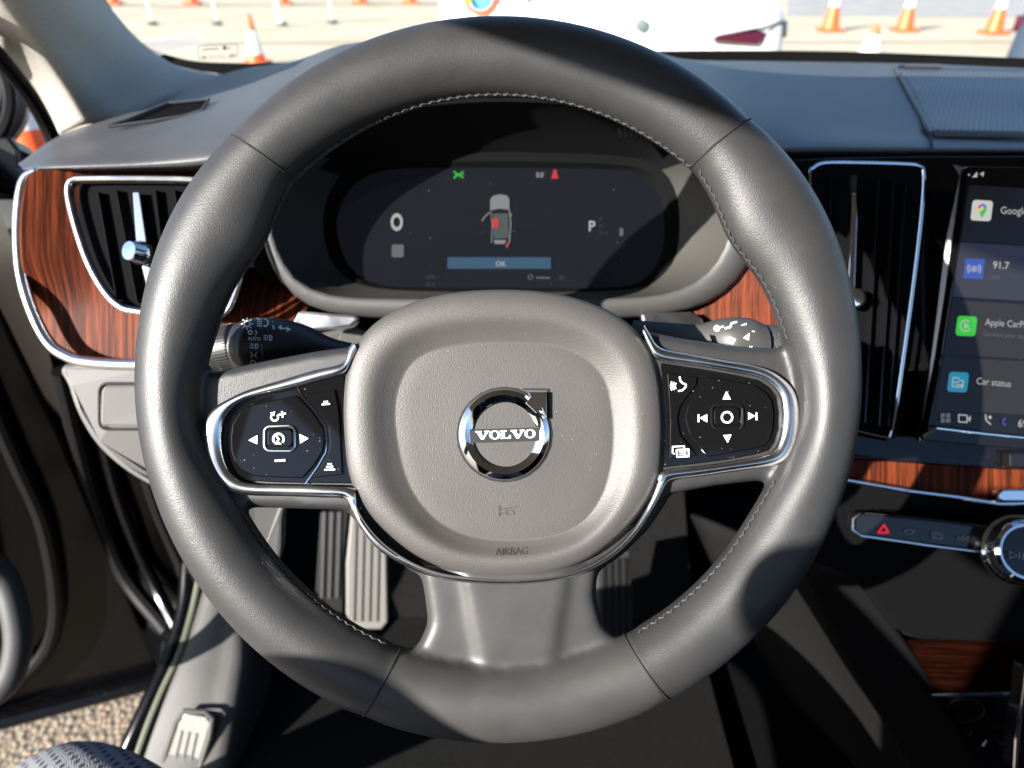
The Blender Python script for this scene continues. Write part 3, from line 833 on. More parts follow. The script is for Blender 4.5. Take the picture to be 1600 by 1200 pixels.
build('vent_blade', bld, M['bright_chrome'], va, smooth=False, bevel=0.0006)
kcv = q(228, 398, LV - 0.002); kav = (-FV * 1.0 - RV * 0.42 + UV * 0.05)
build('vent_knob', lathe([(0.0085, 0.0), (0.0098, 0.003), (0.0094, 0.007), (0.0085, 0.0085), (0.0078, 0.014), (0.0070, 0.0152), (0.0, 0.0156)], kcv, kav, 36), M['bright_chrome'], va, sharp=30)

# --- centre air vent
CV = 0.56
cvo = [(1265, 275), (1272, 262), (1290, 255), (1350, 255), (1415, 257), (1436, 260), (1443, 270), (1441, 320), (1430, 420), (1414, 540), (1398, 650), (1392, 680), (1384, 684), (1340, 674), (1300, 662), (1290, 640), (1278, 480), (1268, 340)]
vb = build('air_vent', plate(cvo, CV + 0.010, 0.006), M['black'], dash, smooth=False, label='tall centre air vent with thin chrome frame')
build('vent_frame', tube([q(x, y, CV - 0.003) for x, y in cat_closed(cvo, 4)], 0.0013, 10, closed=True), M['bright_chrome'], vb)
for (x0, y0, x1, y1) in [(1299, 274, 1290, 650), (1374, 274, 1352, 660), (1398, 280, 1374, 665), (1416, 285, 1388, 665)]:
    build('slat', bar(q(x0, y0, CV + 0.002), q(x1, y1, CV + 0.002), 0.0012, FV * 0.008), M['gloss_clean'], vb, smooth=False)
build('vent_blade', plate([(1332, 302), (1338, 302), (1340, 340), (1338, 400), (1336, 452), (1325, 452), (1329, 380)], CV - 0.002, 0.006), M['bright_chrome'], vb, smooth=False, bevel=0.0008)
build('blade_tail', plate([(1331, 274), (1339, 274), (1338, 302), (1332, 302)], CV, 0.005), M['plastic'], vb, smooth=False)
build('vent_knob', lathe([(0.0072, 0.0), (0.0082, 0.003), (0.0080, 0.008), (0.0066, 0.011), (0.0, 0.012)], q(1335, 467, CV - 0.002), -FV - RV * 0.45, 32), M['bright_chrome'], vb, sharp=30)

# --- gloss centre stack, touchscreen
fas = [(1236, 250), (1460, 243), (1900, 243), (1900, 742), (1560, 732), (1400, 722), (1330, 716), (1262, 700), (1250, 520), (1240, 380)]
FD = lambda x, y: 0.585
ring_o = [tuple(v) for v in fas]
build('gloss_fascia', plate([(1444, 244), (1900, 243), (1900, 742), (1560, 732), (1400, 722), (1262, 700), (1300, 672), (1386, 688), (1396, 684), (1404, 650), (1420, 540), (1436, 420), (1447, 320)], FD, 0.01), M['gloss'], dash, smooth=False, bevel=0.001)
build('gloss_fascia', plate([(1232, 250), (1300, 246), (1444, 244), (1446, 268), (1436, 256), (1350, 251), (1290, 251), (1268, 259), (1260, 275), (1264, 340), (1274, 480), (1286, 640), (1300, 672), (1262, 700), (1246, 520), (1238, 380)], FD, 0.01), M['gloss'], dash, smooth=False, bevel=0.001)
TD = lambda x, y: 0.545 + (y - 260) * 0.00004
ts = build('touchscreen', plate([(1512, 260), (1720, 262), (1720, 712), (1448, 689), (1446, 684), (1470, 560), (1492, 420), (1508, 300)], TD, 0.009), M['gloss'], dash, smooth=False, bevel=0.0008, label='portrait touchscreen with a list of app tiles')
build('screen_bezel', plate([(1489, 257), (1512, 264), (1510, 300), (1494, 420), (1471, 560), (1446, 680), (1436, 690), (1455, 560), (1470, 440), (1479, 370), (1500, 275)], lambda x, y: TD(x, y) + 0.006 + (1510 - x) * 0.0002, 0.006), mat('bezel_satin', (0.16, 0.165, 0.17), 0.25, metal=0.8), ts, smooth=False)
build('bezel_glint', tube([q(1441, 684, .553), q(1452, 676, .553), q(1462, 669, .553)], [0.0028, 0.0024, 0.0016], 8), M['bright_chrome'], ts)
build('screen_edge', tube([q(1463, 669, .552), q(1540, 678, .552), q(1720, 696, .552)], 0.0009, 8), M['bright_chrome'], ts)


def sh(y): return -(y - 290) * 0.148  # the screen's left edge leans this much per row


tilecol = emi('tile_glow', (0.035, 0.040, 0.075), 0.35)
tile2 = emi('tile_glow_dim', (0.012, 0.014, 0.022), 0.3)
for y0, y1, tm in ((289, 376, tile2), (379, 463, tilecol), (469, 553, tile2), (558, 640, tile2)):
    build('app_tile', plate([(1514 + sh(y0), y0), (1740, y0 + 14), (1740, y1 + 16), (1514 + sh(y1), y1)], lambda x, y: TD(x, y) - 0.0003, 0.0002), tm, ts, smooth=False)
tw = emi('screen_text', (0.62, 0.63, 0.62), 0.33)
td_ = emi('screen_text_dim', (0.2, 0.2, 0.26), 0.25)


def sq(cx, cy, s, r=5):
    return [(x - (y - cy) * 0.12, y + (x - cx) * 0.05) for x, y in rrect(cx - s, cy - s, cx + s, cy + s, r)]


TDu = lambda x, y: TD(x, y)
ink('app_icon', [('poly', sq(1534, 329, 16))], TDu, emi('tile_white', (0.75, 0.75, 0.70), 0.42), ts, 0.0010, label='white map pin tile')
pin = lambda a0, a1: [('ring', 1535, 325, 4.6, 4.6, a0, a1)]
for a0, a1, c in ((20, 110, (0.06, 0.2, 0.75)), (110, 190, (0.75, 0.1, 0.06)), (190, 250, (0.85, 0.55, 0.05)), (-110, 20, (0.05, 0.45, 0.12))):
    ink('pin_symbol', pin(a0, a1), TDu, emi('pin', c, 0.5), ts, 0.0013)
ink('pin_symbol', [('poly', [(1528.5, 328), (1541.5, 329), (1534, 341)])], TDu, emi('pin', (0.05, 0.45, 0.12), 0.5), ts, 0.00125)
ink('screen_lettering', [('text', 'Google Maps', 1563, 334, 11.5, -2, 0.86)], TDu, tw, ts, 0.0010)
ink('app_icon', [('poly', sq(1522, 420, 15.5, 1))], TDu, emi('tile_blue', (0.02, 0.09, 0.48), 0.5), ts, 0.0010, label='blue radio tile')
ink('radio_symbol', [('disc', 1522, 420, 2), ('ring', 1522, 420, 4, 1.2)] + [('ring', 1522, 420, r, 1.3, a - 40, a + 40) for r in (7.5, 10.5) for a in (0, 180)], TDu, tw, ts, 0.0013)
ink('screen_lettering', [('text', '91.7', 1551, 419, 11, -3, 0.95, 0.012)], TDu, tw, ts, 0.0010)
ink('screen_lettering', [('text', 'FM', 1549, 437, 7.5, -3)], TDu, td_, ts, 0.0010)
ink('app_icon', [('poly', sq(1510, 509.5, 15.5))], TDu, emi('tile_green', (0.04, 0.62, 0.05), 0.5), ts, 0.0010, label='green phone link tile')
ink('play_symbol', [('ring', 1509, 509, 8.5, 1.8, 50, 330), ('poly', [(1507, 504), (1507, 514), (1515, 509.5)])], TDu, tw, ts, 0.0013)
ink('screen_lettering', [('text', 'Apple CarPlay', 1539, 508, 10.5, -4, 0.86)], TDu, tw, ts, 0.0010)
ink('screen_lettering', [('text', 'Connect your device', 1536, 524, 7, -5, 0.9)], TDu, td_, ts, 0.0010)
ink('app_icon', [('poly', sq(1497, 597, 15.5))], TDu, emi('tile_teal', (0.02, 0.26, 0.42), 0.5), ts, 0.0010, label='teal car status tile')
ink('car_symbol', [('line', [(1489, 590), (1497, 590), (1499, 594)], 1.3), ('line', [(1489, 590), (1488, 604), (1500, 605)], 1.3), ('line', [(1490, 597), (1498, 597)], 1.2), ('line', [(1493, 601), (1505, 602), (1505, 595), (1500, 594)], 1.3), ('disc', 1503, 604, 2)], TDu, tw, ts, 0.0013)
ink('screen_lettering', [('text', 'Car status', 1525, 600, 10.5, -5, 0.88)], TDu, tw, ts, 0.0010)
ink('signal_symbol', [('poly', [(1519, 277), (1527, 268), (1527, 277)]), ('poly', [(1530, 272), (1538, 268), (1536, 277), (1534, 273)]), ('disc', 1514, 273, 1.4)], TDu, tw, ts, 0.0013)
ink('menu_symbol', [('poly', sq(1473 + a, 649 + b, 3.4, 1)) for a in (0, 8.5) for b in (0, 8)], TDu, td_, ts, 0.0013)
ink('camera_symbol', [('line', [(1498, 648), (1511, 649), (1511, 660), (1498, 659), (1498, 648)], 1.8), ('poly', [(1512, 654), (1517, 649), (1516, 660)])], TDu, tw, ts, 0.0013)
ink('phone_symbol', [('disc', 1547, 652, 2.6), ('line', [(1540, 648), (1541, 657), (1548, 663)], 2.2)], TDu, tw, ts, 0.0013)
ink('moon_symbol', [('ring', 1572, 659, 5, 2.5, 90, 270)], TDu, emi('moon', (0.05, 0.05, 0.35), 0.5), ts, 0.0013)
ink('screen_lettering', [('text', '69', 1590, 667, 12, -4, 0.9, 0.01)], TDu, tw, ts, 0.0013)

# --- instrument cluster
CC = (800, 345)
NB = 96
def rr(pts): return by_angle([tuple(v) for v in cat_closed(pts, 6)], CC, NB)
c_outer = rr([(408, 340), (412, 375), (425, 415), (448, 450), (490, 480), (560, 494), (700, 500), (800, 500), (900, 500), (1010, 494), (1090, 480), (1140, 452), (1170, 415), (1185, 370), (1180, 320), (1150, 250), (1040, 175), (800, 150), (560, 172), (450, 240), (415, 290)])
c_lip = rr([(425, 340), (430, 375), (445, 410), (468, 440), (505, 458), (560, 466), (700, 468), (800, 468), (900, 468), (1010, 464), (1070, 450), (1108, 425), (1132, 390), (1142, 350), (1135, 300), (1100, 245), (1010, 185), (800, 160), (580, 182), (480, 240), (438, 290)])
c_in = rr([(505, 340), (508, 380), (522, 415), (550, 440), (600, 452), (700, 456), (800, 457), (900, 456), (1000, 450), (1035, 430), (1056, 400), (1062, 350), (1056, 300), (1030, 262), (980, 245), (800, 238), (610, 243), (545, 262), (515, 300)])
c_scr = rr([(526, 345), (530, 380), (545, 415), (575, 440), (620, 448), (700, 450), (800, 450), (900, 450), (985, 446), (1018, 425), (1034, 395), (1038, 350), (1032, 310), (1010, 280), (975, 266), (800, 262), (620, 264), (565, 280), (538, 308)])
def qd(pl, d0, dt=0.0): return [q(x, y, d0 + dt * (345 - y) / 150) for x, y in pl]
mid = lambda a, b, f: [(p[0] + (r[0] - p[0]) * f, p[1] + (r[1] - p[1]) * f) for p, r in zip(a, b)]
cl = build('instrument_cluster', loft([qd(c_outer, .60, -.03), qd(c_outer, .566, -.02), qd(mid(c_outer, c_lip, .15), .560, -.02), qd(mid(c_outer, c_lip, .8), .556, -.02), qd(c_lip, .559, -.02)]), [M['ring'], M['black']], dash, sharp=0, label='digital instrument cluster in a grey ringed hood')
shr = build('shroud', loft([qd(c_lip, .559, -.02), qd(mid(c_lip, c_in, .5), .59, -.01), qd(c_in, .612)]), [mat('shroud_skin', (0.036, 0.034, 0.030), 0.6, grain=('noise', 1500, 0.2, 0.0004)), mat('shroud_shade', (0.005, 0.005, 0.006), 0.9, spec=0.08)], cl, sharp=0)  # second skin is the same shroud with its shade painted in
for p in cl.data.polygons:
    if (p.center + ORG[cl] - q(800, 300, .56)).dot(UV) > 0: p.material_index = 1  # upper ring coloured black to stand for the shadow on it
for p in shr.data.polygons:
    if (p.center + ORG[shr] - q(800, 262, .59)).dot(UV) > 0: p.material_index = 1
build('screen_surround', loft([qd(c_in, .612), qd(mid(c_in, c_scr, .6), .614), qd(c_scr, .620)]), M['black'], cl)
scr = build('display', loft([qd(c_scr, .620), qd(mid(c_scr, [CC] * NB, .5), .620), qd(mid(c_scr, [CC] * NB, .97), .620)], cap1=True), mat('display_glass', (0.004, 0.0045, 0.006), 0.06, spec=0.35, emit=(0.013, 0.015, 0.024), estr=0.08, dust=0.02, rvary=0.02), cl)
DS = 0.6195
cw = emi('cluster_white', (0.55, 0.55, 0.55), 0.35)
cg = emi('cluster_grey', (0.17, 0.18, 0.2), 0.3)
ink('speed_digit', [('ring', 620, 347, 7.5, 4.2, 0, 360, 1.45)], DS, cw, cl)
ink('unit_symbol', [('poly', rrect(612, 382, 631, 402, 3))], DS, cg, cl)
ink('gear_letter', [('text', 'P', 919, 361, 16, 0, 0.95, 0.02)], DS, cw, cl)
ink('gear_lettering', [('text', 'R', 936, 346, 6, 0), ('text', 'N', 936, 356, 6, 0), ('text', 'D', 936, 367, 6, 0)], DS, emi('cluster_dim', (0.05, 0.05, 0.055), 0.3), cl)
ink('gauge_mark', [('poly', rrect(968, 356, 974, 369, 3))], DS, cg, cl)
ink('ok_bar', [('poly', rrect(699, 402, 861, 420, 1))], DS, emi('ok_blue', (0.015, 0.075, 0.155), 0.45), cl)
ink('ok_lettering', [('text', 'OK', 774, 416, 8, 0, 1.0, 0.01)], DS, cw, cl, 0.0012)
ink('warning_lamp', [('line', [(709, 268), (724, 278)], 2.4), ('line', [(709, 278), (724, 268)], 2.4), ('line', [(710, 273), (725, 273)], 1.6), ('line', [(710, 267), (714, 273), (710, 279)], 1.6)], DS, emi('lamp_green', (0.02, 0.5, 0.04), 0.4), cl)
ink('status_lettering', [('text', '0.0', 838, 277, 8, 0, 0.8, 0.01)], DS, cw, cl)
ink('belt_lamp', [('disc', 867, 268, 3.2), ('poly', [(861, 279), (864, 270), (870, 270), (873, 279)])], DS, emi('lamp_red', (0.6, 0.02, 0.03), 0.45), cl)
ink('trip_lettering', [('text', '4295.1', 665, 436, 6, 0), ('text', '27.6', 665, 447, 6, 0)], DS, emi('cluster_dim2', (0.06, 0.06, 0.065), 0.3), cl)
ink('fuel_mark', [('line', [(838, 434), (859, 434)], 2.4), ('ring', 829, 433, 3.5, 1.4)], DS, cg, cl)
ink('range_lettering', [('text', '301', 872, 437, 6.5, 0)], DS, emi('cluster_dim3', (0.08, 0.08, 0.085), 0.3), cl)
cbody = emi('car_picture', (0.28, 0.29, 0.31), 0.35)
ink('car_picture', [('poly', [(766, 312), (770, 306), (782, 303.5), (793, 306), (796, 312), (796, 328), (781, 326), (766, 329)]),
                    ('line', [(796, 328), (798, 350), (796, 378), (792, 386)], 2), ('line', [(767, 330), (769, 350), (768, 380)], 1.3),
                    ('poly', [(771, 375), (791, 375), (789, 381), (773, 381)]), ('line', [(765, 332), (760, 336), (753, 345)], 2), ('line', [(797, 333), (799, 338)], 2)], DS, cbody, cl)
ink('car_picture', [('poly', [(770, 334), (794, 333), (795, 372), (771, 373)])], DS, emi('car_picture_dark', (0.075, 0.095, 0.10), 0.35), cl)
ink('seat_mark', [('poly', rrect(769, 341, 779, 356, 4))], DS, bpy.data.materials['lamp_red'], cl, 0.0012)
ink('light_mark', [('line', [(791, 385), (795, 379)], 2.6)], DS, bpy.data.materials['lamp_red'], cl, 0.0012)

# --- centre: wood strip, switch row, knob
cs = [(1310, 716), (1400, 722), (1560, 733), (1900, 742), (1900, 800), (1600, 785), (1560, 783), (1420, 768), (1310, 752)]
build('wood_trim', plate(cs, 0.60, 0.02), M['wood'], dash, smooth=False, label='rosewood strip under the touchscreen')
build('chrome_edge', tube([q(x, y, .594) for x, y in [(1300, 746), (1340, 753), (1420, 767), (1500, 777), (1560, 787), (1600, 786), (1900, 790)]], 0.0022, 10), M['chrome'], dash)
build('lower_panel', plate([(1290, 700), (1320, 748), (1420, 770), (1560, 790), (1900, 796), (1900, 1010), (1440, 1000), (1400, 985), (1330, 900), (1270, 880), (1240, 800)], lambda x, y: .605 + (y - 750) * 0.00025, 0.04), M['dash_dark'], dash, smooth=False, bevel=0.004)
swr = build('switch_row', plate([(1332, 812), (1338, 803), (1352, 803), (1450, 812), (1560, 826), (1900, 842), (1900, 886), (1560, 866), (1450, 851), (1345, 836), (1332, 828)], 0.595, 0.012), M['gloss_clean'], dash, smooth=False, bevel=0.001, label='slim row of switches with a red hazard triangle')
build('row_edge', tube([q(x, y, .592) for x, y in [(1344, 802), (1333, 811), (1332, 828), (1345, 837), (1450, 852), (1530, 862)]], 0.0011, 8), M['chrome'], swr)
build('row_edge', tube([q(x, y, .592) for x, y in [(1352, 802), (1450, 811), (1560, 825)]], 0.0007, 8), M['plastic'], swr)
ink('hazard_symbol', [('line', [(1381, 820), (1372, 832), (1388, 832), (1381, 820)], 3.2)], .594, emi('hazard', (0.65, 0.015, 0.03), 0.5, base=(0.4, 0.01, 0.02)), swr)
ink('defrost_symbol', [('line', [(1413, 829), (1421, 827), (1429, 829), (1425, 834), (1417, 834), (1413, 829)], 1.3)], .594, M['icon_grey'], swr)
ink('defrost_symbol', [('line', [(1457, 832), (1472, 834), (1471, 842), (1457, 841), (1457, 832)], 1.5), ('line', [(1461, 833), (1461, 841)], 1.2), ('line', [(1466, 833), (1466, 842)], 1.2)], .594, M['icon_grey'], swr)
ink('skip_symbol', [('line', [(1497, 837), (1497, 845)], 1.2), ('line', [(1505, 837), (1499, 841), (1505, 846), (1505, 837)], 1.2), ('line', [(1513, 838), (1507, 842), (1513, 847), (1513, 838)], 1.2)], .594, M['icon_grey'], swr)
kx = q(1586, 858, .592); kax = -FV - RV * 0.10 + UV * 0.12
vk = build('volume_knob', lathe([(0.0285, 0.0), (0.0285, 0.004), (0.0262, 0.005), (0.0258, 0.015), (0.0250, 0.017), (0.0222, 0.019), (0.0205, 0.019), (0.0200, 0.0175), (0.0, 0.0172)], kx, kax, 64), M['bright_chrome'], dash, sharp=30)
kf = kx + kax.normalized() * 0.0176
build('knob_face', lathe([(0.0198, 0.0), (0.0195, 0.0005), (0.0, 0.0006)], kf, kax, 48), M['gloss_clean'], vk)
kr = MB()
for i in range(72):
    a = 2 * math.pi * i / 72; ax = kax.normalized(); e1 = (Vector((0, 0, 1)) - ax * ax.z).normalized(); e2 = ax.cross(e1)
    r_ = e1 * math.cos(a) + e2 * math.sin(a)
    kr.merge(bar(kx + ax * 0.006 + r_ * 0.0268, kx + ax * 0.015 + r_ * 0.0264, 0.0011, -r_ * 0.0016))
build('knob_ribs', kr, M['plastic'], vk, smooth=False)
ink('play_symbol', [('line', [(1578, 862), (1578, 872), (1590, 868), (1578, 862)], 1.5), ('line', [(1593, 863), (1593, 873)], 2.2), ('line', [(1599, 864), (1599, 874)], 2.2)], .572, M['icon_grey'], vk)
stt = build('start_switch', plate(rrect(1560, 764, 1700, 785, 8), .588, 0.01), M['bright_chrome'], dash, smooth=False, bevel=0.002)
build('start_switch', plate(rrect(1578, 706, 1700, 732, 6), .575, 0.01), M['gloss_clean'], dash, smooth=False, bevel=0.002)

# =================================================================== CENTRE CONSOLE
con = empty('centre_console', 'dark centre console with rosewood lid beside the footwell', 'console', q(1450, 1100, 0.7))
# side wall running back towards the seats; top at the console height
cside = [[(1262, 880, .72), (1300, 960, .735), (1340, 1040, .75), (1395, 1130, .76), (1460, 1260, .77)],
         [(1285, 872, .70), (1345, 950, .71), (1405, 1040, .72), (1468, 1130, .73), (1540, 1260, .74)],
         [(1330, 880, .69), (1400, 975, .70), (1450, 1050, .705), (1500, 1130, .71), (1580, 1260, .72)]]
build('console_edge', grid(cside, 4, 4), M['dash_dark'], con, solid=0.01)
cw_ = [[(1085, 800, 1.02), (1130, 900, 1.05), (1190, 1010, 1.08), (1260, 1120, 1.08), (1330, 1260, 1.06)],
       [(1180, 840, .88), (1235, 930, .90), (1290, 1020, .92), (1350, 1120, .92), (1410, 1260, .92)],
       [(1262, 880, .72), (1300, 960, .735), (1340, 1040, .75), (1395, 1130, .76), (1460, 1260, .77)]]
build('console_side', grid(cw_, 4, 4), mat('console_skin', (0.007, 0.0068, 0.0065), 0.7, spec=0.12, grain=('vor', 600, 0.3, 0.0008)), con, solid=0.008)
build('storage_well', plate([(1330, 890), (1420, 905), (1700, 905), (1700, 1010), (1440, 1000), (1402, 990)], .70, 0.02), mat('console_top', (0.006, 0.006, 0.0075), 0.55, spec=0.12, grain=('vor', 900, 0.3, 0.0006)), con, smooth=False, bevel=0.004)
build('wood_lid', plate([(1402, 1004), (1412, 1000), (1700, 998), (1700, 1088), (1455, 1086)], .70, 0.012), M['wood_shaded'], con, smooth=False, bevel=0.002)
build('chrome_edge', tube([q(1456, 1086, .694), q(1520, 1084, .694), q(1592, 1083, .694)], 0.0013, 8), M['chrome'], con)
build('gloss_tray', plate([(1458, 1088), (1700, 1084), (1700, 1280), (1585, 1280), (1530, 1190)], .71, 0.012), M['gloss_clean'], con, smooth=False, bevel=0.001)
build('cup_ring', tube([q(1478 + 30 + 30 * math.cos(a), 1110 + 18 * math.sin(a), .706) for a in [2 * math.pi * k / 32 for k in range(32)]], 0.0006, 6, closed=True), M['plastic'], con)
build('selector_frame', tube([q(x, y, .70) for x, y in [(1536, 1166), (1541, 1158), (1560, 1154), (1600, 1151), (1700, 1150)]], 0.0009, 8), M['chrome'], con)
gs = build('gear_selector', plate([(1604, 1040), (1598, 1100), (1590, 1150), (1586, 1200), (1606, 1230), (1700, 1230), (1700, 1040)], .64, 0.02), M['gloss_clean'], con, smooth=False, bevel=0.004)
build('selector_edge', tube([q(1603, 1050, .638), q(1597, 1100, .638), q(1589, 1150, .638), q(1586, 1200, .638)], [.0008, .001, .0022, .0018], 10), M['bright_chrome'], gs)
build('selector_tip', plate([(1564, 1164), (1580, 1163), (1592, 1188), (1588, 1190)], .695, 0.004), M['bright_chrome'], con, smooth=False)

# =================================================================== FOOTWELL
fz = CZ - 0.97


def on_plane(px, py, p0, n):
    r = RV * ((px - 800) / F_PX) + UV * ((600 - py) / F_PX) + FV
    return CAM + r * ((p0 - CAM).dot(n) / r.dot(n))


floor_m = MB()
floor_m.merge(loft([[Vector((-.47, -0.6, fz)), Vector((-.47, .80, fz)), Vector((-.47, 1.25, fz + .38)), Vector((-.47, 1.32, fz + .62))], [Vector((.30, -0.6, fz)), Vector((.30, .80, fz)), Vector((.30, 1.25, fz + .38)), Vector((.30, 1.32, fz + .62))]], closed=False))
tag(build('floor', floor_m, M['carpet'], smooth=False, solid=0.02), None, None, kind='structure')
NZ = Vector((0, 0, 1))
mo = [(610, 1010), (606, 975), (612, 950), (630, 935), (680, 926), (800, 920), (1002, 918), (1010, 1040), (1000, 1290), (420, 1290), (455, 1180), (480, 1090), (520, 1060), (590, 1040)]
mpts = [on_plane(x, y, Vector((0, 0, fz + 0.012)), NZ) for x, y in [tuple(v) for v in cat_closed(mo, 4)]]
fm = empty('floor_mat', 'dark woven floor mat with brown piping below the wheel', 'floor mat', mpts[0])
build('mat_cloth', loft([mpts, [p - NZ * 0.008 for p in mpts]], cap0=True, cap1=True), M['mat'], fm, smooth=False)
build('piping', tube([p + NZ * 0.001 for p in mpts], 0.0032, 6, closed=True), M['piping'], fm)


def pedal(name, label, cat, pts, d0, dd_, m, ribs, rm):
    t = empty(name, label, cat, q(*pts[0], d0))
    D = lambda x, y: d0 + (y - 900) * dd_
    build('pedal_plate', plate(pts, D, 0.014), m, t, smooth=False, bevel=0.003)
    for (a, b) in ribs:
        build('rib', bar(q(*a, D(*a) - 0.003), q(*b, D(*b) - 0.003), 0.0055, FV * 0.004), rm, t, smooth=False)
    return t


pedal('footrest', 'pale ribbed footrest pedal partly in sun, left of the hub', 'footrest', [(548, 800), (600, 770), (604, 860), (606, 972), (596, 984), (552, 984), (540, 960), (540, 880)], 1.02, 0.0000, mat('pedal_metal', (0.12, 0.115, 0.105), 0.5, metal=0.2), [((x0, 800), (x0 - 4, 972 if x0 > 545 else 945)) for x0 in (554, 566, 578, 590)], mat('pedal_rubber', (0.085, 0.082, 0.075), 0.7))
fr_ = [o for o in COL.objects if o.name == 'footrest'][0]
build('shaded_half', plate([(500, 800), (546, 796), (537, 880), (537, 960), (520, 955), (492, 925)], 1.03, 0.012), M['rubber'], fr_, smooth=False, bevel=.003)  # left half of the footrest, its cast shadow given as dark rubber
for x0 in (506, 518, 530):
    build('rib', bar(q(x0, 800, 1.027), q(x0 - 4, 935, 1.027), 0.005, FV * 0.004), M['plastic'], fr_, smooth=False)
pedal('accelerator_pedal', 'dark ribbed accelerator pedal in shade, right of the lower spoke', 'pedal', [(930, 870), (985, 860), (990, 1000), (935, 1008)], 1.08, 0.0, M['plastic'], [((x0, 872), (x0 + 2, 1000)) for x0 in (944, 955, 966, 977)], M['rubber'])

kp = empty('kick_panel', 'black side trim of the footwell beside the door opening', 'trim panel', Vector((-.47, .9, fz)))
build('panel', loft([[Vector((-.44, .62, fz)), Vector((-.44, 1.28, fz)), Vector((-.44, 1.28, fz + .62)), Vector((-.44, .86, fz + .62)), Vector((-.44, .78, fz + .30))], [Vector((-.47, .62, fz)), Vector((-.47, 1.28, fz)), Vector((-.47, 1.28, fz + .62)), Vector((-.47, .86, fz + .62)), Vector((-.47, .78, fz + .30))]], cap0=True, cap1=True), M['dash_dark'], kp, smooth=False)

# =================================================================== SILL
sl = empty('door_sill', 'grey door sill trim with pale ribbed tread plate', 'door sill', q(300, 1100, .97))
srow = [[(322, 905, 1.03), (298, 985, 1.00), (262, 1065, .975), (226, 1150, .955), (196, 1240, .94)],
        [(330, 908, 1.02), (310, 985, .992), (276, 1065, .965), (244, 1150, .945), (214, 1240, .93)],
        [(350, 915, 1.02), (345, 1000, .99), (330, 1070, .965), (320, 1150, .945), (305, 1240, .93)],
        [(385, 950, 1.03), (392, 1020, 1.00), (385, 1080, .98), (374, 1150, .965), (358, 1240, .95)],
        [(400, 960, 1.12), (428, 1040, 1.12), (432, 1100, 1.10), (420, 1160, 1.09), (400, 1240, 1.08)]]
build('sill_trim', grid(srow, 5, 5), M['sill'], sl, solid=0.006)
build('rubber_seal', tube([q(x, y, d) for x, y, d in cat_open([(312, 905, 1.03), (300, 960, 1.012), (282, 1020, .985), (252, 1085, .962), (226, 1150, .945), (196, 1240, .93)], 6)], 0.0055, 10), M['seal_green'], sl)
build('outer_edge', tube([q(x, y, d) for x, y, d in cat_open([(296, 880, 1.04), (290, 950, 1.022), (266, 1030, .995), (236, 1095, .972), (206, 1160, .955), (170, 1240, .945)], 6)], 0.013, 12), M['paint'], sl)
tp = [(282, 1122), (290, 1116), (322, 1121), (328, 1130), (320, 1160), (298, 1230), (240, 1230), (262, 1170)]
tr = build('tread_plate', plate(tp, .938, 0.004), M['alu'], sl, smooth=False, bevel=0.001)
build('plate_recess', tube([q(x, y, .939) for x, y in [(252, 1200), (276, 1128), (288, 1111), (320, 1112), (332, 1122), (328, 1150), (306, 1220)]], 0.0035, 8), M['sill'], sl)
for k in range(3):
    build('rib', tube([q(284 + k * 11.5, 1142 + k * 2, .9375), q(264 + k * 13, 1225, .9375)], 0.0016, 6), M['alu'], tr)

# =================================================================== DOOR, BODY, PILLAR
door = empty('front_door', 'open black car door with grey armrest seen at the left edge', 'car door', ground_at(200, 1090, 0.25))
H0 = on_plane(250, 1052, Vector((0, 0, CZ - 1.05)), NZ); H1 = on_plane(-30, 1125, Vector((0, 0, CZ - 1.05)), NZ)
ddr = (H1 - H0).normalized(); dn = ddr.cross(NZ); dn = dn if dn.dot(CAM - H0) > 0 else -dn


def dpl(s, z, off=0.0): return H0 + ddr * s + NZ * z + dn * off


dl = [(-0.0, 0), (0.95, 0.0), (1.0, 0.3), (1.0, 0.80), (0.02, 0.86), (0.0, 0.5)]
build('door_panel', loft([[dpl(s, z) for s, z in dl], [dpl(s, z, -0.14) for s, z in dl]], cap0=True, cap1=True), M['paint'], door, smooth=False, bevel=0.006)
build('door_edge', tube([dpl(-0.02, 0.0, .012), dpl(0.5, 0.0, .012), dpl(1.0, 0.0, .012)], 0.014, 10), M['paint'], door)
build('door_seal', tube([dpl(s, z, 0.012) for s, z in [tuple(v) for v in cat_open([(0.05, 0.84), (0.055, 0.5), (0.06, 0.35), (0.10, 0.18), (0.17, 0.09), (0.30, 0.045), (0.9, 0.045)], 5)]], 0.011, 10), M['rubber'], door)
cd = [tuple(v) for v in cat_open([(0.105, 0.86), (0.11, 0.5), (0.13, 0.33), (0.17, 0.20), (0.24, 0.12), (0.36, 0.09), (0.95, 0.09)], 5)]
cdp = cd + [(0.97, 0.86)]
build('inner_card', loft([[dpl(s, z, .0) for s, z in cdp], [dpl(s, z, .035) for s, z in cdp]], cap0=True, cap1=True), M['black'], door, smooth=False, bevel=0.006)
arm = cat_open([(-60, 850, .78), (-30, 872, .80), (4, 900, .82), (24, 960, .82), (28, 1010, .82), (14, 1060, .82), (-20, 1090, .82), (-60, 1100, .82)], 5)
build('pull_handle', tube([q(*a) for a in arm], [0.015] * len(arm), 14), mat('handle_grey', (0.028, 0.028, 0.028), 0.6), door, label='grey curved pull handle')
build('hinge_cover', plate([(5, 606), (20, 597), (26, 606), (12, 624)], .99, 0.01), M['sill'], door, smooth=False)
build('hinge_cover', plate([(18, 660), (36, 640), (48, 680), (46, 700), (34, 703), (22, 676)], .99, 0.01), M['sill'], door, smooth=False)

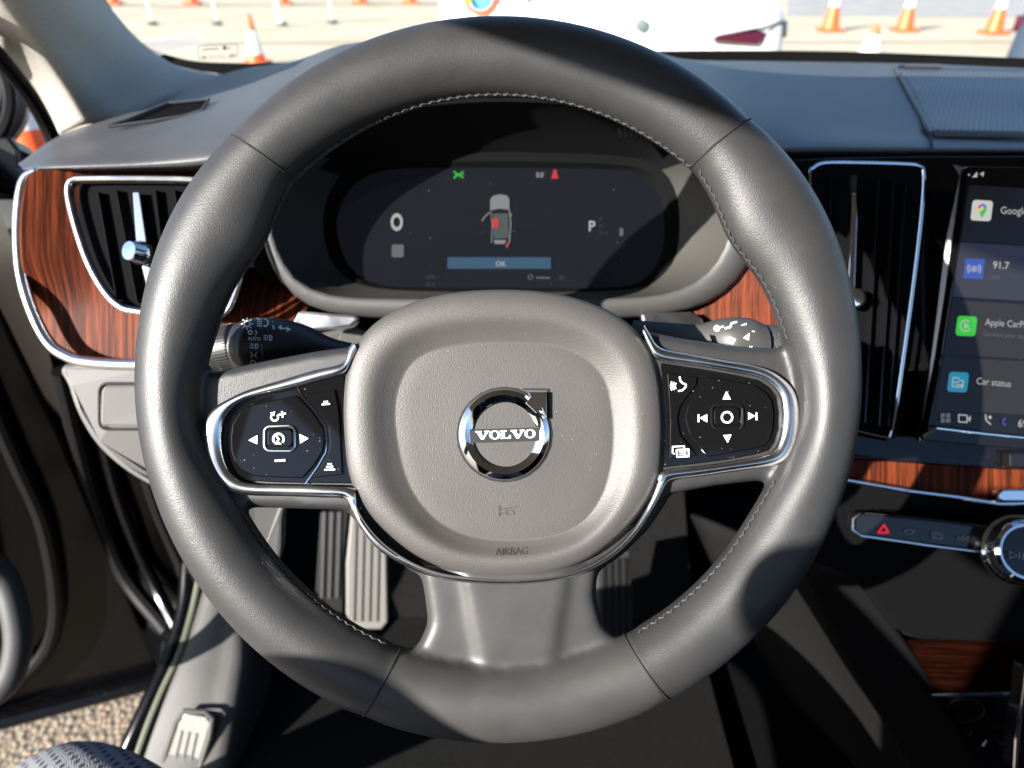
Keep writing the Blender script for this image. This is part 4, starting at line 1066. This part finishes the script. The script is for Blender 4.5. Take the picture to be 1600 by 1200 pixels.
build('front_edge', plate([(-160, 225), (10, 236), (36, 258), (44, 300), (52, 420), (100, 600), (120, 760), (60, 800), (-160, 800)], 1.02, .03), M['paint'], door, smooth=False, bevel=.004)
jb = empty('door_jamb', 'gloss black door jamb between dashboard end and open door', 'car body', ground_at(150, 1000, 0.3))
jo = [[(-40, 40, .70), (10, 150, .74), (40, 260, .78), (90, 560, .92), (150, 800, 1.06), (215, 960, 1.16), (290, 1010, 1.12)],
      [(-20, 30, .70), (40, 150, .74), (80, 280, .78), (160, 600, .92), (230, 800, 1.06), (280, 930, 1.12), (310, 985, 1.10)],
      [(0, 20, .74), (70, 150, .78), (140, 300, .82), (260, 620, .96), (320, 800, 1.10), (350, 900, 1.16), (360, 960, 1.14)],
      [(40, 20, .82), (110, 150, .88), (200, 300, .95), (400, 620, 1.10), (440, 800, 1.25), (450, 900, 1.30), (460, 960, 1.30)]]
build('jamb_skin', grid([[p for p in r[2:]] for r in jo], 5, 5), M['paint'], jb, solid=0.01)
for sx, w in ((0, .012), (40, .009), (95, .010)):
    pts = [(96 + sx, 580, .89), (120 + sx, 680, .95), (150 + sx, 790, 1.02), (195 + sx, 900, 1.08), (262 + sx * .4, 985, 1.06)]
    build('jamb_seal', tube([q(*p) for p in cat_open(pts, 5)], w, 10), M['rubber'] if sx != 40 else M['paint'], jb)
build('check_strap', tube([q(60, 662, .98), q(110, 655, .96), q(150, 650, .96)], 0.008, 8, flat=0.5), M['plastic'], jb)

pil = empty('pillar_trim', 'cream fabric windscreen pillar trim, upper left', 'pillar trim', q(200, 100, .75))
prow = [[(-90, -40, .585), (-40, 18, .625), (0, 92, .665), (33, 138, .735), (67, 180, .80), (92, 212, .84)],
        [(-90, -90, .52), (-40, -20, .565), (0, 30, .60), (45, 85, .655), (88, 138, .705), (128, 196, .755)],
        [(-40, -90, .51), (10, -20, .56), (48, 30, .605), (88, 88, .66), (126, 142, .715), (168, 192, .775)],
        [(60, -90, .57), (95, -20, .62), (125, 30, .67), (155, 90, .735), (195, 145, .80), (240, 182, .85)],
        [(110, -90, .68), (145, -20, .73), (176, 30, .78), (214, 75, .83), (262, 108, .885), (350, 122, .95)],
        [(118, -90, .72), (152, -20, .77), (184, 26, .82), (224, 68, .87), (275, 102, .92), (345, 117, .98)]]
build('trim_shell', grid(prow, 5, 5), M['pillar'], pil, solid=0.004, sharp=0)
sealp = [q(x, y, d) for x, y, d in cat_open([(-90, -40, .56), (-50, 36, .60), (-6, 84, .63), (40, 140, .68), (70, 190, .72), (88, 232, .74)], 6)]
build('door_seal', tube(sealp, 0.0075, 10), M['rubber'], pil)

# window frame corner and mirror seen past the pillar
mr = empty('door_mirror', 'dark door mirror housing beyond the windscreen pillar', 'mirror', q(-10, 200, 1.0))
build('mirror_shell', lathe([(0.0, -0.03), (0.05, -0.025), (0.075, 0.0), (0.08, 0.02), (0.06, 0.045), (0.0, 0.05)], q(-50, 160, .95), RV * 0.2 - FV, 32), mat('mirror_black', (0.03, 0.03, 0.04), 0.4), mr)
build('mirror_ring', tube([q(-50 + 66 * math.cos(a), 160 + 78 * math.sin(a), .90) for a in [2 * math.pi * k / 32 for k in range(32)]], 0.008, 8, closed=True), M['rubber'], mr)
build('mirror_foot', plate([(-60, 215), (12, 212), (28, 232), (32, 262), (40, 300), (-60, 300)], .85, 0.04), M['paint'], mr, smooth=False, bevel=0.004)

# =================================================================== WINDSCREEN
ws_b = cat_open([(-60, -330), (60, -160), (150, -30), (190, 40), (230, 80), (290, 100), (400, 103), (560, 100), (800, 92), (1000, 84), (1150, 84), (1400, 89), (1700, 98)], 5)
scrn = empty('windscreen', 'clear windscreen with black edge band, tape and small sticker', 'windscreen', q(800, 90, 1.0))
def wsd(x, y): return 0.99 - max(0, (90 - y)) * 0.00085 - abs(x - 850) ** 2 * 1.2e-7
gm, gnt, gb = new_mat('window_glass')
tr_ = gnt.nodes.new('ShaderNodeBsdfTransparent'); gl_ = gnt.nodes.new('ShaderNodeBsdfGlossy'); mxs = gnt.nodes.new('ShaderNodeMixShader')
gl_.inputs['Roughness'].default_value = 0.02; mxs.inputs[0].default_value = 0.05; tr_.inputs[0].default_value = (0.93, 0.95, 0.93, 1)
gnt.links.new(tr_.outputs[0], mxs.inputs[1]); gnt.links.new(gl_.outputs[0], mxs.inputs[2]); gnt.links.new(mxs.outputs[0], gnt.nodes['Material Output'].inputs['Surface'])
gr_ = [[q(x, y, wsd(x, y) + .02) for x in range(-100, 1801, 100)] for y in (112, 60, 0, -60, -150, -300, -450)]
build('glass', loft(gr_, closed=False), gm, scrn)
fb = [(152, -28), (190, 38), (228, 72), (290, 93), (350, 98), (420, 98), (560, 94), (800, 85), (1000, 80), (1150, 79), (1300, 80), (1450, 85), (1700, 95)]
fb2 = [(130, -10), (176, 58), (222, 92), (290, 113), (350, 118), (420, 116), (560, 110), (800, 102), (1000, 98), (1150, 98), (1300, 102), (1450, 106), (1700, 114)]
fa = even(cat_open(fb, 6), 90); fc = even(cat_open(fb2, 6), 90)
build('black_edge_band', loft([[q(x, y, wsd(x, y) + .012) for x, y in fa], [q(x, y, wsd(x, y) + .012) for x, y in fc], [q(x, y, wsd(x, y) + .016) for x, y in fc], [q(x, y, wsd(x, y) + .016) for x, y in fa]], closed=False), mat('black_frit', (0.002, 0.002, 0.002), 0.9, spec=0.1), scrn, smooth=False)
tapem, tnt, tb = new_mat('clear_tape')
tr2 = tnt.nodes.new('ShaderNodeBsdfTransparent'); mx2 = tnt.nodes.new('ShaderNodeMixShader'); mx2.inputs[0].default_value = 0.35
tb.inputs['Base Color'].default_value = (0.8, 0.82, 0.85, 1); tb.inputs['Roughness'].default_value = 0.2
tnt.links.new(tr2.outputs[0], mx2.inputs[1]); tnt.links.new(tb.outputs[0], mx2.inputs[2]); tnt.links.new(mx2.outputs[0], tnt.nodes['Material Output'].inputs['Surface'])
build('clear_tape', plate([(212, 66), (250, 61), (300, 52), (318, 70), (290, 76), (248, 87)], lambda x, y: wsd(x, y) + .006, 0.001), tapem, scrn, smooth=False)
stk = mat('sticker_ink', (0.06, 0.06, 0.05), 0.6)
ink('sticker', [('line', [(309, 72), (371, 69), (372, 90), (311, 93), (309, 72)], 1.0), ('disc', 351, 75, 3.4), ('line', [(316, 78), (342, 76)], 2.0), ('line', [(356, 76), (360, 75)], 2), ('line', [(316, 90), (322, 89)], 2.6), ('line', [(325, 88), (352, 87)], 1.0), ('line', [(358, 87), (368, 86)], 2.4)], lambda x, y: wsd(x, y) + .008, stk, scrn)

# =================================================================== CAR SHELL (keeps the sun off the top of the dash)
def rail_from(px, py, d, x):
    p = q(px, py, d); t = (x - p.x) / SUN.x
    return p + SUN * t


ra = rail_from(700, 35, .352, -.47); rb_ = rail_from(1135, 190, .352, -.47)
rdir = (rb_ - ra)
def rail_y(y, x=-.47):
    p = ra + rdir * ((y - ra.y) / rdir.y); return Vector((x, y, p.z))
roof = empty('headliner', 'pale headliner and roof rail over the front seats', 'headliner', rail_y(-1.0))
p0, p1 = rail_y(-1.3), rail_y(0.42)
rf = [p0, p1, p1 + Vector((.15, .06, .0)), p1 + Vector((1.3, .06, 0)), Vector((.95, -1.3, p0.z))]
build('roof_panel', loft([rf, [p + NZ * 0.05 for p in rf]], cap0=True, cap1=True), M['headliner'], roof, smooth=False)
shell = empty('body_shell', 'dark car body around the footwell and far side', 'car body', Vector((.3, 1.35, fz)))
sh_ = MB()
sh_.merge(box((.25, 1.36, CZ - .66), 1.6, .03, .9))
sh_.merge(box((-.5, -.92, CZ - .55), .04, 1.2, .8))
sh_.merge(box((1.02, -.2, CZ - .68), .05, 3.0, .9))
sh_.merge(box((.25, -1.5, CZ - .4), 1.5, .05, 1.3))
sh_.merge(box((.66, .3, fz - .02), .75, 3.0, .03))
build('body_panel', sh_, M['black'], shell, smooth=False)

# =================================================================== OUTSIDE
def grd(name, z, pts, m):
    mb = MB(); mb.add([Vector((x, y, z)) for x, y in pts], [tuple(range(len(pts)))])
    return tag(build(name, mb, m, smooth=False), None, None, kind='structure')


conc, cnt, cb = new_mat('pale_concrete')
tc = cnt.nodes.new('ShaderNodeTexCoord'); n1 = cnt.nodes.new('ShaderNodeTexNoise'); n1.inputs['Scale'].default_value = 0.6; n1.inputs['Detail'].default_value = 9
r1 = cnt.nodes.new('ShaderNodeValToRGB'); r1.color_ramp.elements[0].position = .35; r1.color_ramp.elements[0].color = (.40, .345, .25, 1); r1.color_ramp.elements[1].position = .65; r1.color_ramp.elements[1].color = (.48, .425, .32, 1)
cnt.links.new(tc.outputs['Object'], n1.inputs['Vector']); cnt.links.new(n1.outputs['Fac'], r1.inputs['Fac']); cnt.links.new(r1.outputs['Color'], cb.inputs['Base Color']); cb.inputs['Roughness'].default_value = .9
grd('ground', 0.0, [(-300, -300), (300, -300), (300, 500), (-300, 500)], conc)
asp, ant, ab = new_mat('tan_asphalt')
tc = ant.nodes.new('ShaderNodeTexCoord'); v1 = ant.nodes.new('ShaderNodeTexVoronoi'); v1.inputs['Scale'].default_value = 88
n2 = ant.nodes.new('ShaderNodeTexNoise'); n2.inputs['Scale'].default_value = 90; n2.inputs['Detail'].default_value = 6
r2 = ant.nodes.new('ShaderNodeValToRGB'); r2.color_ramp.elements[0].position = .1; r2.color_ramp.elements[0].color = (.40, .31, .215, 1); r2.color_ramp.elements[1].position = .75; r2.color_ramp.elements[1].color = (.17, .135, .10, 1)
mxa = ant.nodes.new('ShaderNodeMix'); mxa.data_type = 'RGBA'; mxa.blend_type = 'MULTIPLY'; mxa.inputs['Factor'].default_value = .6
bpa = ant.nodes.new('ShaderNodeBump'); bpa.inputs['Strength'].default_value = .8; bpa.inputs['Distance'].default_value = .006; bpa.invert = True
ant.links.new(tc.outputs['Object'], v1.inputs['Vector']); ant.links.new(tc.outputs['Object'], n2.inputs['Vector'])
ant.links.new(v1.outputs['Distance'], r2.inputs['Fac']); ant.links.new(r2.outputs['Color'], mxa.inputs['A']); ant.links.new(n2.outputs['Color'], mxa.inputs['B'])
mxa.inputs['Factor'].default_value = .45
ant.links.new(mxa.outputs['Result'], ab.inputs['Base Color']); ant.links.new(v1.outputs['Distance'], bpa.inputs['Height']); ant.links.new(bpa.outputs['Normal'], ab.inputs['Normal'])
ab.inputs['Roughness'].default_value = .85
grd('parking_bay', 0.004, [(-9, -6), (6, -6), (6, 4.2), (-9, 4.2)], asp)
road = mat('far_road', (0.30, 0.29, 0.28), 0.9, vary=0.15, vscale=1.5)
a_, b__, c_, d__ = [ground_at(*p) for p in ((1230, 24), (1800, 30), (1800, -4), (1230, -12))]
grd('road', 0.004, [(a_.x, a_.y), (b__.x, b__.y), (c_.x + 30, c_.y), (d__.x, d__.y)], road)
for k, (xa, ya, xb, yb, wv) in enumerate([(0, 70, 1800, 66, 2.0), (0, 12, 700, 8, 1.6)]):
    A1, A2, B1, B2 = ground_at(xa, ya), ground_at(xb, yb), ground_at(xa, ya - wv), ground_at(xb, yb - wv)
    grd('ground_joint', 0.008 + .004 * k, [(A1.x, A1.y), (A2.x, A2.y), (B2.x, B2.y), (B1.x, B1.y)], mat('joint_tone%d' % k, (0.33, 0.28, 0.2), 0.9))

m_or = mat('cone_orange', (0.85, 0.11, 0.02), 0.45)
m_yl = mat('cone_amber', (0.9, 0.35, 0.02), 0.4)
m_wh = mat('cone_white', (0.82, 0.82, 0.8), 0.4)


def cone_parts(t, base, H, wb, bands):
    B = Vector(base)
    r = lambda f: (wb * 0.38) * (1 - f) + 0.024 * (H / .7) * f
    bs = box((B.x, B.y, B.z + 0.018), wb, wb, 0.036)
    build('base', bs, m_or, t, smooth=False, bevel=0.008)
    z0 = 0.036
    segs = [(0.0, bands[0][0], m_or)]
    for i, (a, b) in enumerate(bands):
        segs.append((a, b, m_wh)); segs.append((b, bands[i + 1][0] if i + 1 < len(bands) else 1.0, m_or))
    for a, b, m in segs:
        za, zb = z0 + (H - z0) * a, z0 + (H - z0) * b
        ra_, rb2_ = r(a), r(b)
        k = 0.001 if m is m_wh else 0
        mb = lathe([(ra_ + k, za), (rb2_ + k, zb)], B, NZ, 24)
        build('collar' if m is m_wh else 'cone_body', mb, m, t, sharp=50)


G = 'traffic cones standing on the pale ground'
cones = [((402, 101), 22, .30, [(.17, .66)], 'tallest-looking orange cone with wide white collar, left of the wheel top', 10),
         ((1296, 48), -26, .36, [(.50, .80)], 'orange cone leftmost of the far right-hand three', 0),
         ((1412, 48), -24, .36, [(.50, .80)], 'orange cone in the middle of the far right-hand three', 0),
         ((1551, 52), -24, .36, [(.50, .80)], 'orange cone rightmost of the far right-hand three', 0),
         ((1350, 122), 38, .52, [(.28, .80)], 'nearer orange cone cut off by the dashboard edge, right of the white car', 0),
         ((178, 6), -60, .36, [(.40, .75)], 'far orange cone base at the upper left above the tape', 0),
         ((301, 6), -60, .36, [(.40, .75)], 'far orange cone base between the thin posts and upper left cone', 0),
         ((443, 6), -58, .36, [(.40, .75)], 'far orange cone base just right of the leaning white post', 0),
         ((563, 5), -58, .36, [(.40, .75)], 'far orange cone base second from the white car', 0),
         ((641, 5), -58, .36, [(.40, .75)], 'far orange cone base nearest the white car', 0)]
for (bx, by), ty, wb, bands, lab, _ in cones:
    B = ground_at(bx, by, 0.012)
    hd = math.hypot(B.x, B.y)
    # height at which the sight line through the top row passes over the base
    r = RV * ((bx - 800) / F_PX) + UV * ((600 - ty) / F_PX) + FV
    H = CZ + r.z * (B.y / r.y) - 0.012
    t = empty('traffic_cone', lab, 'traffic cone', B, G)
    cone_parts(t, B, max(.45, min(H, 1.1)), wb, bands)
Bc = ground_at(58, 470, 0.012)
Bc = Vector((-1.965, 2.985, 0.012))
t = empty('traffic_cone', 'big cone with white collars seen through the gap beside the windscreen pillar', 'traffic cone', Bc, G)
cone_parts(t, Bc, 0.95, .46, [(.28, .55), (.67, .94)])
for i, (bx, by, lean, lab) in enumerate([(238, 38, 0, 'thin white post on dark foot, leftmost of four'), (339, 38, 0, 'thin white post on dark foot, second from left'), (441, 39, -.12, 'thicker leaning white post, third from left'), (519, 36, 0, 'thin white post on dark foot, nearest the wheel top')]):
    B = ground_at(bx, by, 0.012); t = empty('delineator_post', lab, 'post', B, 'thin white posts on small feet')
    build('post', tube([B, B + Vector((lean, 0, 1.0))], 0.012 if i != 2 else 0.045, 10), m_wh, t)
    build('foot', lathe([(0.10, 0.0), (0.09, 0.03), (0.03, 0.05)], B, NZ, 20), M['sill'], t)


def far_car(label, o, yaw, paint, L=4.6, W=1.86, back=True, lights=True):
    """rear end towards us; x right, y forward in the car's own frame"""
    t = empty('parked_car', label, 'car', o)
    Rz = Matrix.Rotation(yaw, 3, 'Z')
    T = lambda x, y, z: Vector(o) + Rz @ Vector((x, y, z))
    # stations along the length: (y, half width, z bottom, shoulder z, roof z, roof half width)
    stn = [(0.0, .80, .42, .86, .92, .74), (0.05, .90, .30, .93, .99, .80), (0.16, .92, .26, .98, 1.07, .80), (0.55, .93, .24, 1.0, 1.28, .70), (1.0, .93, .24, 1.0, 1.43, .62), (1.9, .93, .24, .98, 1.48, .62), (2.7, .93, .24, .96, 1.36, .66), (3.4, .92, .24, .94, 1.02, .76), (4.2, .88, .26, .82, .88, .74), (4.6, .72, .36, .62, .66, .62)]
    rings = []
    for y, w, zb, zs, zr, wr_ in stn:
        h = [(w * .96, zb), (w, zb + .1), (w * 1.01, (zb + zs) / 2), (w * .985, zs - .05), (w * .95, zs), (wr_ * 1.02, zr - (zr - zs) * .12), (wr_ * .9, zr - .01), (wr_ * .45, zr + .012), (0, zr + .018)]
        ring = [T(x, y, z) for x, z in h] + [T(-x, y, z) for x, z in reversed(h[:-1])]
        rings.append(ring)
    cat_r = [cat_open([r[j] for r in rings], 4) for j in range(len(rings[0]))]
    rr_ = [[cat_r[j][i] for j in range(len(cat_r))] for i in range(len(cat_r[0]))]
    build('body', loft(rr_, cap0=True, cap1=True), paint, t, sharp=50)
    gls = bpy.data.materials.get('dark_glass') or mat('dark_glass', (0.02, 0.025, 0.03), 0.05)
    build('rear_window', loft([[T(-.62, .22, 1.125), T(-.5, .80, 1.385)], [T(.62, .22, 1.125), T(.5, .80, 1.385)]], closed=False), gls, t, solid=0.01)
    for s in (-1, 1):
        tl = [(.93 * s, .13, .89), (.93 * s, .10, .80), (.70 * s, -.012, .775), (.42 * s, -.02, .80), (.46 * s, -.02, .83), (.72 * s, -.012, .87), (.86 * s, .05, .895)]
        build('tail_light', loft([[T(*p) for p in tl], [T(p[0] * 1.01, p[1] - .02, p[2]) for p in tl]], cap0=True, cap1=True), bpy.data.materials.get('tail_red') or mat('tail_red', (0.07, 0.004, 0.012), 0.12, coat=1.0), t, smooth=False, bevel=.004)
        for yy in (.85, 3.7):
            wq = lathe([(0.0, -.11), (.2, -.11), (.33, -.10), (.34, 0), (.33, .1), (.2, .11), (0.0, .11)], T(.84 * s, yy, .34), Rz @ Vector((1, 0, 0)), 28)
            build('wheel', wq, M['rubber'], t, sharp=40)
    build('bumper_trim', loft([[T(-.8, -.03, .36), T(.8, -.03, .36)], [T(-.8, -.03, .52), T(.8, -.03, .52)]], closed=False), M['plastic'], t, solid=.03, smooth=False)
    em = lathe([(.015, 0), (.036, .0), (.036, .008), (.022, .012)], T(0, -.012, .885), Rz @ Vector((0, -1, 0)), 20)
    build('emblem', em, mat('emblem_grey', (0.35, 0.42, 0.36), 0.3, metal=.6) if 'emblem_grey' not in bpy.data.materials else bpy.data.materials['emblem_grey'], t)
    return t


wpaint = mat('white_paint', (0.80, 0.81, 0.80), 0.25, coat=1.0)
co = ground_at(1000, 40, .88); co.z = 0
far_car('white car with red tail lights parked just ahead beyond the windscreen', co, math.radians(6), wpaint)
bpaint = mat('blue_grey_paint', (0.035, 0.05, 0.075), 0.25, coat=1.0)
c2 = ground_at(1605, 80, .6)
cor = q(1568, 70, 4.6); yw = math.radians(-37); off = Matrix.Rotation(yw, 3, 'Z') @ Vector((.95, 0, 0))
far_car('blue grey car at the right edge beyond the windscreen', Vector((cor.x + off.x, cor.y + off.y, 0)), yw, bpaint)
# round sign on a white board left of the white car
sp_ = ground_at(742, 100, 0.0); 
P0 = q(750, -6, 4.0); P0b = Vector((P0.x, P0.y, 0.012))
rs = empty('round_sign', 'round blue and orange sign on a white board left of the white car', 'sign', P0b)
build('board', box((P0.x + .02, P0.y + .03, .62), .50, .03, 1.2), m_wh, rs, smooth=False, bevel=.01)
build('orange_ring', lathe([(.055, 0), (.098, 0.0), (.098, .012), (.075, .012), (.055, .012)], P0 + Vector((0, 0.01, .0)), Vector((0, -1, .1)), 36), m_or, rs, sharp=40)
build('blue_face', lathe([(0, 0), (.074, 0.0), (.074, .016), (0, .016)], P0 + Vector((0, 0.01, .0)), Vector((0, -1, .1)), 36), mat('sign_blue', (0.10, 0.42, 0.62), 0.4), rs, sharp=40)
build('yellow_stripe', plate([(722, -14), (730, -14), (736, 6), (729, 4)], 3.97, .006), m_yl, rs, smooth=False)

# =================================================================== PERSON'S KNEE
pm, pnt, pb = new_mat('perforated_fabric')
tc = pnt.nodes.new('ShaderNodeTexCoord'); mp = pnt.nodes.new('ShaderNodeMapping'); mp.inputs['Scale'].default_value = (150, 105, 0); mp.inputs['Rotation'].default_value = (0, 0, .5)
vo = pnt.nodes.new('ShaderNodeTexVoronoi'); vo.inputs['Randomness'].default_value = 0.08; vo.inputs['Scale'].default_value = 1
wv = pnt.nodes.new('ShaderNodeTexWave'); wv.inputs['Scale'].default_value = 300; wv.bands_direction = 'DIAGONAL'; wv.inputs['Distortion'].default_value = 6
rp = pnt.nodes.new('ShaderNodeValToRGB'); rp.color_ramp.elements[0].position = .2; rp.color_ramp.elements[0].color = (.035, .035, .06, 1); rp.color_ramp.elements[1].position = .34; rp.color_ramp.elements[1].color = (.28, .28, .305, 1)
mxp = pnt.nodes.new('ShaderNodeMix'); mxp.data_type = 'RGBA'; mxp.blend_type = 'MULTIPLY'; mxp.inputs['Factor'].default_value = .25
bpp = pnt.nodes.new('ShaderNodeBump'); bpp.inputs['Strength'].default_value = .8; bpp.inputs['Distance'].default_value = .0003
for a, b in ((tc.outputs['Object'], mp.inputs['Vector']), (tc.outputs['Object'], wv.inputs['Vector']), (mp.outputs[0], vo.inputs['Vector']), (vo.outputs['Distance'], rp.inputs['Fac']), (rp.outputs['Color'], mxp.inputs['A']), (wv.outputs['Color'], mxp.inputs['B']), (mxp.outputs['Result'], pb.inputs['Base Color']), (wv.outputs['Fac'], bpp.inputs['Height']), (bpp.outputs['Normal'], pb.inputs['Normal'])):
    pnt.links.new(a, b)
pb.inputs['Roughness'].default_value = .85
J = {}
def jt(n, p, r): J[n] = (Vector(p) if not isinstance(p, Vector) else p, r)
C_ = lambda x, y, z: CAM + Vector((x, y, z))
jt('pelvis', C_(.02, -.42, -.62), .15)
jt('waist', C_(.02, -.44, -.53), .14)
jt('chest', C_(.02, -.46, -.42), .155)
jt('neck', C_(.02, -.42, -.26), .06)
jt('head_low', C_(.02, -.40, -.13), .075)
jt('head', C_(.02, -.40, -.04), .085)
jt('l_hip', C_(-.10, -.34, -.63), .10)
jt('l_thigh', q(325, 1500, .46), .074)
jt('l_knee_in', q(190, 1322, .53), .062)
jt('l_knee', q(84, 1266, .55), .061)
jt('l_shin', q(30, 1330, .66), .052)
jt('l_ankle', q(20, 1400, .88), .04)
jt('r_hip', C_(.14, -.34, -.63), .10)
jt('r_thigh', C_(.20, -.10, -.72), .085)
jt('r_knee', C_(.23, .06, -.80), .06)
jt('r_ankle', C_(.20, .30, -.93), .042)
jt('l_shoulder', C_(-.19, -.45, -.42), .05)
jt('l_elbow', C_(-.485, -.10, -.098), .046)
jt('l_wrist', C_(-.45, .03, -.36), .03)
jt('r_shoulder', C_(.21, -.44, -.36), .062)
jt('r_elbow', C_(.33, -.28, -.40), .042)
jt('r_wrist', C_(.16, -.16, -.26), .03)
names = list(J)
E = [('pelvis', 'waist'), ('waist', 'chest'), ('chest', 'neck'), ('neck', 'head_low'), ('head_low', 'head'), ('pelvis', 'l_hip'), ('l_hip', 'l_thigh'), ('l_thigh', 'l_knee_in'), ('l_knee_in', 'l_knee'), ('l_knee', 'l_shin'), ('l_shin', 'l_ankle'),
     ('pelvis', 'r_hip'), ('r_hip', 'r_thigh'), ('r_thigh', 'r_knee'), ('r_knee', 'r_ankle'), ('chest', 'l_shoulder'), ('l_shoulder', 'l_elbow'), ('l_elbow', 'l_wrist'), ('chest', 'r_shoulder'), ('r_shoulder', 'r_elbow'), ('r_elbow', 'r_wrist')]
pme = bpy.data.meshes.new('person'); og = J['l_knee'][0]
pme.from_pydata([tuple(J[n][0] - og) for n in names], [(names.index(a), names.index(b)) for a, b in E], [])
pk = bpy.data.objects.new('person', pme); COL.objects.link(pk); pk.location = og
sk = pk.modifiers.new('s', 'SKIN')
lay = pme.skin_vertices[0] if len(pme.skin_vertices) else None
if lay is None:
    b5 = bmesh.new(); b5.from_mesh(pme); b5.verts.layers.skin.verify(); b5.to_mesh(pme); b5.free(); lay = pme.skin_vertices[0]
for k, n in enumerate(names):
    lay.data[k].radius = (J[n][1], J[n][1]); lay.data[k].use_root = (n == 'pelvis')
ss = pk.modifiers.new('u', 'SUBSURF'); ss.levels = 3; ss.render_levels = 3
dg = bpy.context.evaluated_depsgraph_get()
nm = bpy.data.meshes.new_from_object(pk.evaluated_get(dg)); pk.modifiers.clear(); pk.data = nm
nm.materials.clear(); nm.materials.append(pm); nm.materials.append(mat('dark_shirt', (0.02, 0.022, 0.03), 0.9))
for p in nm.polygons:
    p.use_smooth = True
    if p.center.z + og.z > CZ - .50 and p.center.y + og.y < .02: p.material_index = 1
tag(pk, 'person in grey perforated fabric whose bent knee shows at the bottom left corner', 'person')

# seats and centre pillar behind the lens
st_ = empty('driver_seat', 'dark driver seat behind the steering wheel', 'seat', C_(0, -.3, -.9))
rings = []
for z, hw, y0, th in ((-.72, .25, -.50, .10), (-.50, .27, -.54, .11), (-.25, .27, -.60, .11), (-.08, .22, -.64, .09), (-.03, .16, -.66, .05)):
    rings.append([C_(hw * math.copysign(abs(math.cos(a)) ** .5, math.cos(a)), y0 + th * math.copysign(abs(math.sin(a)) ** .6, math.sin(a)), z) for a in [2 * math.pi * k / 28 for k in range(28)]])
build('backrest', loft(rings, cap0=True, cap1=True), M['seat'], st_)
rings = []
for y, hw, z0, th in ((-.62, .24, -.80, .08), (-.3, .26, -.82, .09), (.0, .26, -.84, .08), (.08, .24, -.86, .05)):
    rings.append([C_(hw * math.copysign(abs(math.cos(a)) ** .5, math.cos(a)), y, z0 + th * math.copysign(abs(math.sin(a)) ** .6, math.sin(a))) for a in [2 * math.pi * k / 28 for k in range(28)]])
build('cushion', loft(rings, cap0=True, cap1=True), M['seat'], st_)
pb_ = empty('centre_pillar', 'dark door pillar with added shadow blocker behind the driver', 'pillar', C_(-.5, -.5, -.9))
build('pillar_cover', loft([[C_(-.48, -.34, -.5), C_(-.47, -.34, -.1), C_(-.46, -.33, .10), C_(-.44, -.33, .25)], [C_(-.48, -.50, -.5), C_(-.47, -.48, -.1), C_(-.46, -.45, .10), C_(-.44, -.43, .25)]], closed=False), M['headliner'], pb_, smooth=False, solid=.03)
build('shadow_blocker', loft([[C_(-.45, -.31 + .055 * math.cos(a), .08 + .038 * math.sin(a)) for a in [2 * math.pi * k / 24 for k in range(24)]], [C_(-.48, -.31 + .055 * math.cos(a), .08 + .038 * math.sin(a)) for a in [2 * math.pi * k / 24 for k in range(24)]]], cap0=True, cap1=True), M['plastic'], pb_)  # added disc, unseen, sized to throw the dark patch on the right rim

# =================================================================== LIGHT, CAMERA
w = bpy.data.worlds.new('World'); SC.world = w; w.use_nodes = True
wn = w.node_tree; bg = wn.nodes['Background']
sky = wn.nodes.new('ShaderNodeTexSky'); sky.sky_type = 'NISHITA'; sky.sun_disc = False
el = math.asin(SUN.z); az = math.atan2(SUN.x, SUN.y)
sky.sun_elevation = el; sky.sun_rotation = az
wn.links.new(sky.outputs[0], bg.inputs['Color']); bg.inputs['Strength'].default_value = 0.076
sky.ozone_density = 4.0
sd = bpy.data.lights.new('sun', 'SUN'); sd.energy = 5.0; sd.angle = math.radians(0.53); sd.color = (1.0, 0.955, 0.89)
so = bpy.data.objects.new('sun', sd); COL.objects.link(so); so.rotation_euler = (-SUN).to_track_quat('-Z', 'Y').to_euler(); so.location = SUN * 10
cd_ = bpy.data.cameras.new('camera'); co_ = bpy.data.objects.new('camera', cd_); COL.objects.link(co_)
co_.location = CAM; co_.rotation_euler = (math.radians(90) - PIT, 0, 0)
cd_.sensor_width = 36; cd_.lens = F_PX / 1600 * 36; cd_.clip_end = 2000; cd_.clip_start = 0.01
cd_.dof.use_dof = True; cd_.dof.focus_distance = 0.365; cd_.dof.aperture_fstop = 8.0
SC.camera = co_
vs = SC.view_settings; vs.view_transform = 'Standard'; vs.look = 'None'; vs.exposure = 1.85; vs.gamma = 1; vs.use_curve_mapping = False
SC.cycles.max_bounces = 8; SC.cycles.transparent_max_bounces = 12; SC.cycles.use_denoising = True
SC.cycles.sample_clamp_indirect = 6; SC.cycles.caustics_reflective = False; SC.cycles.caustics_refractive = False
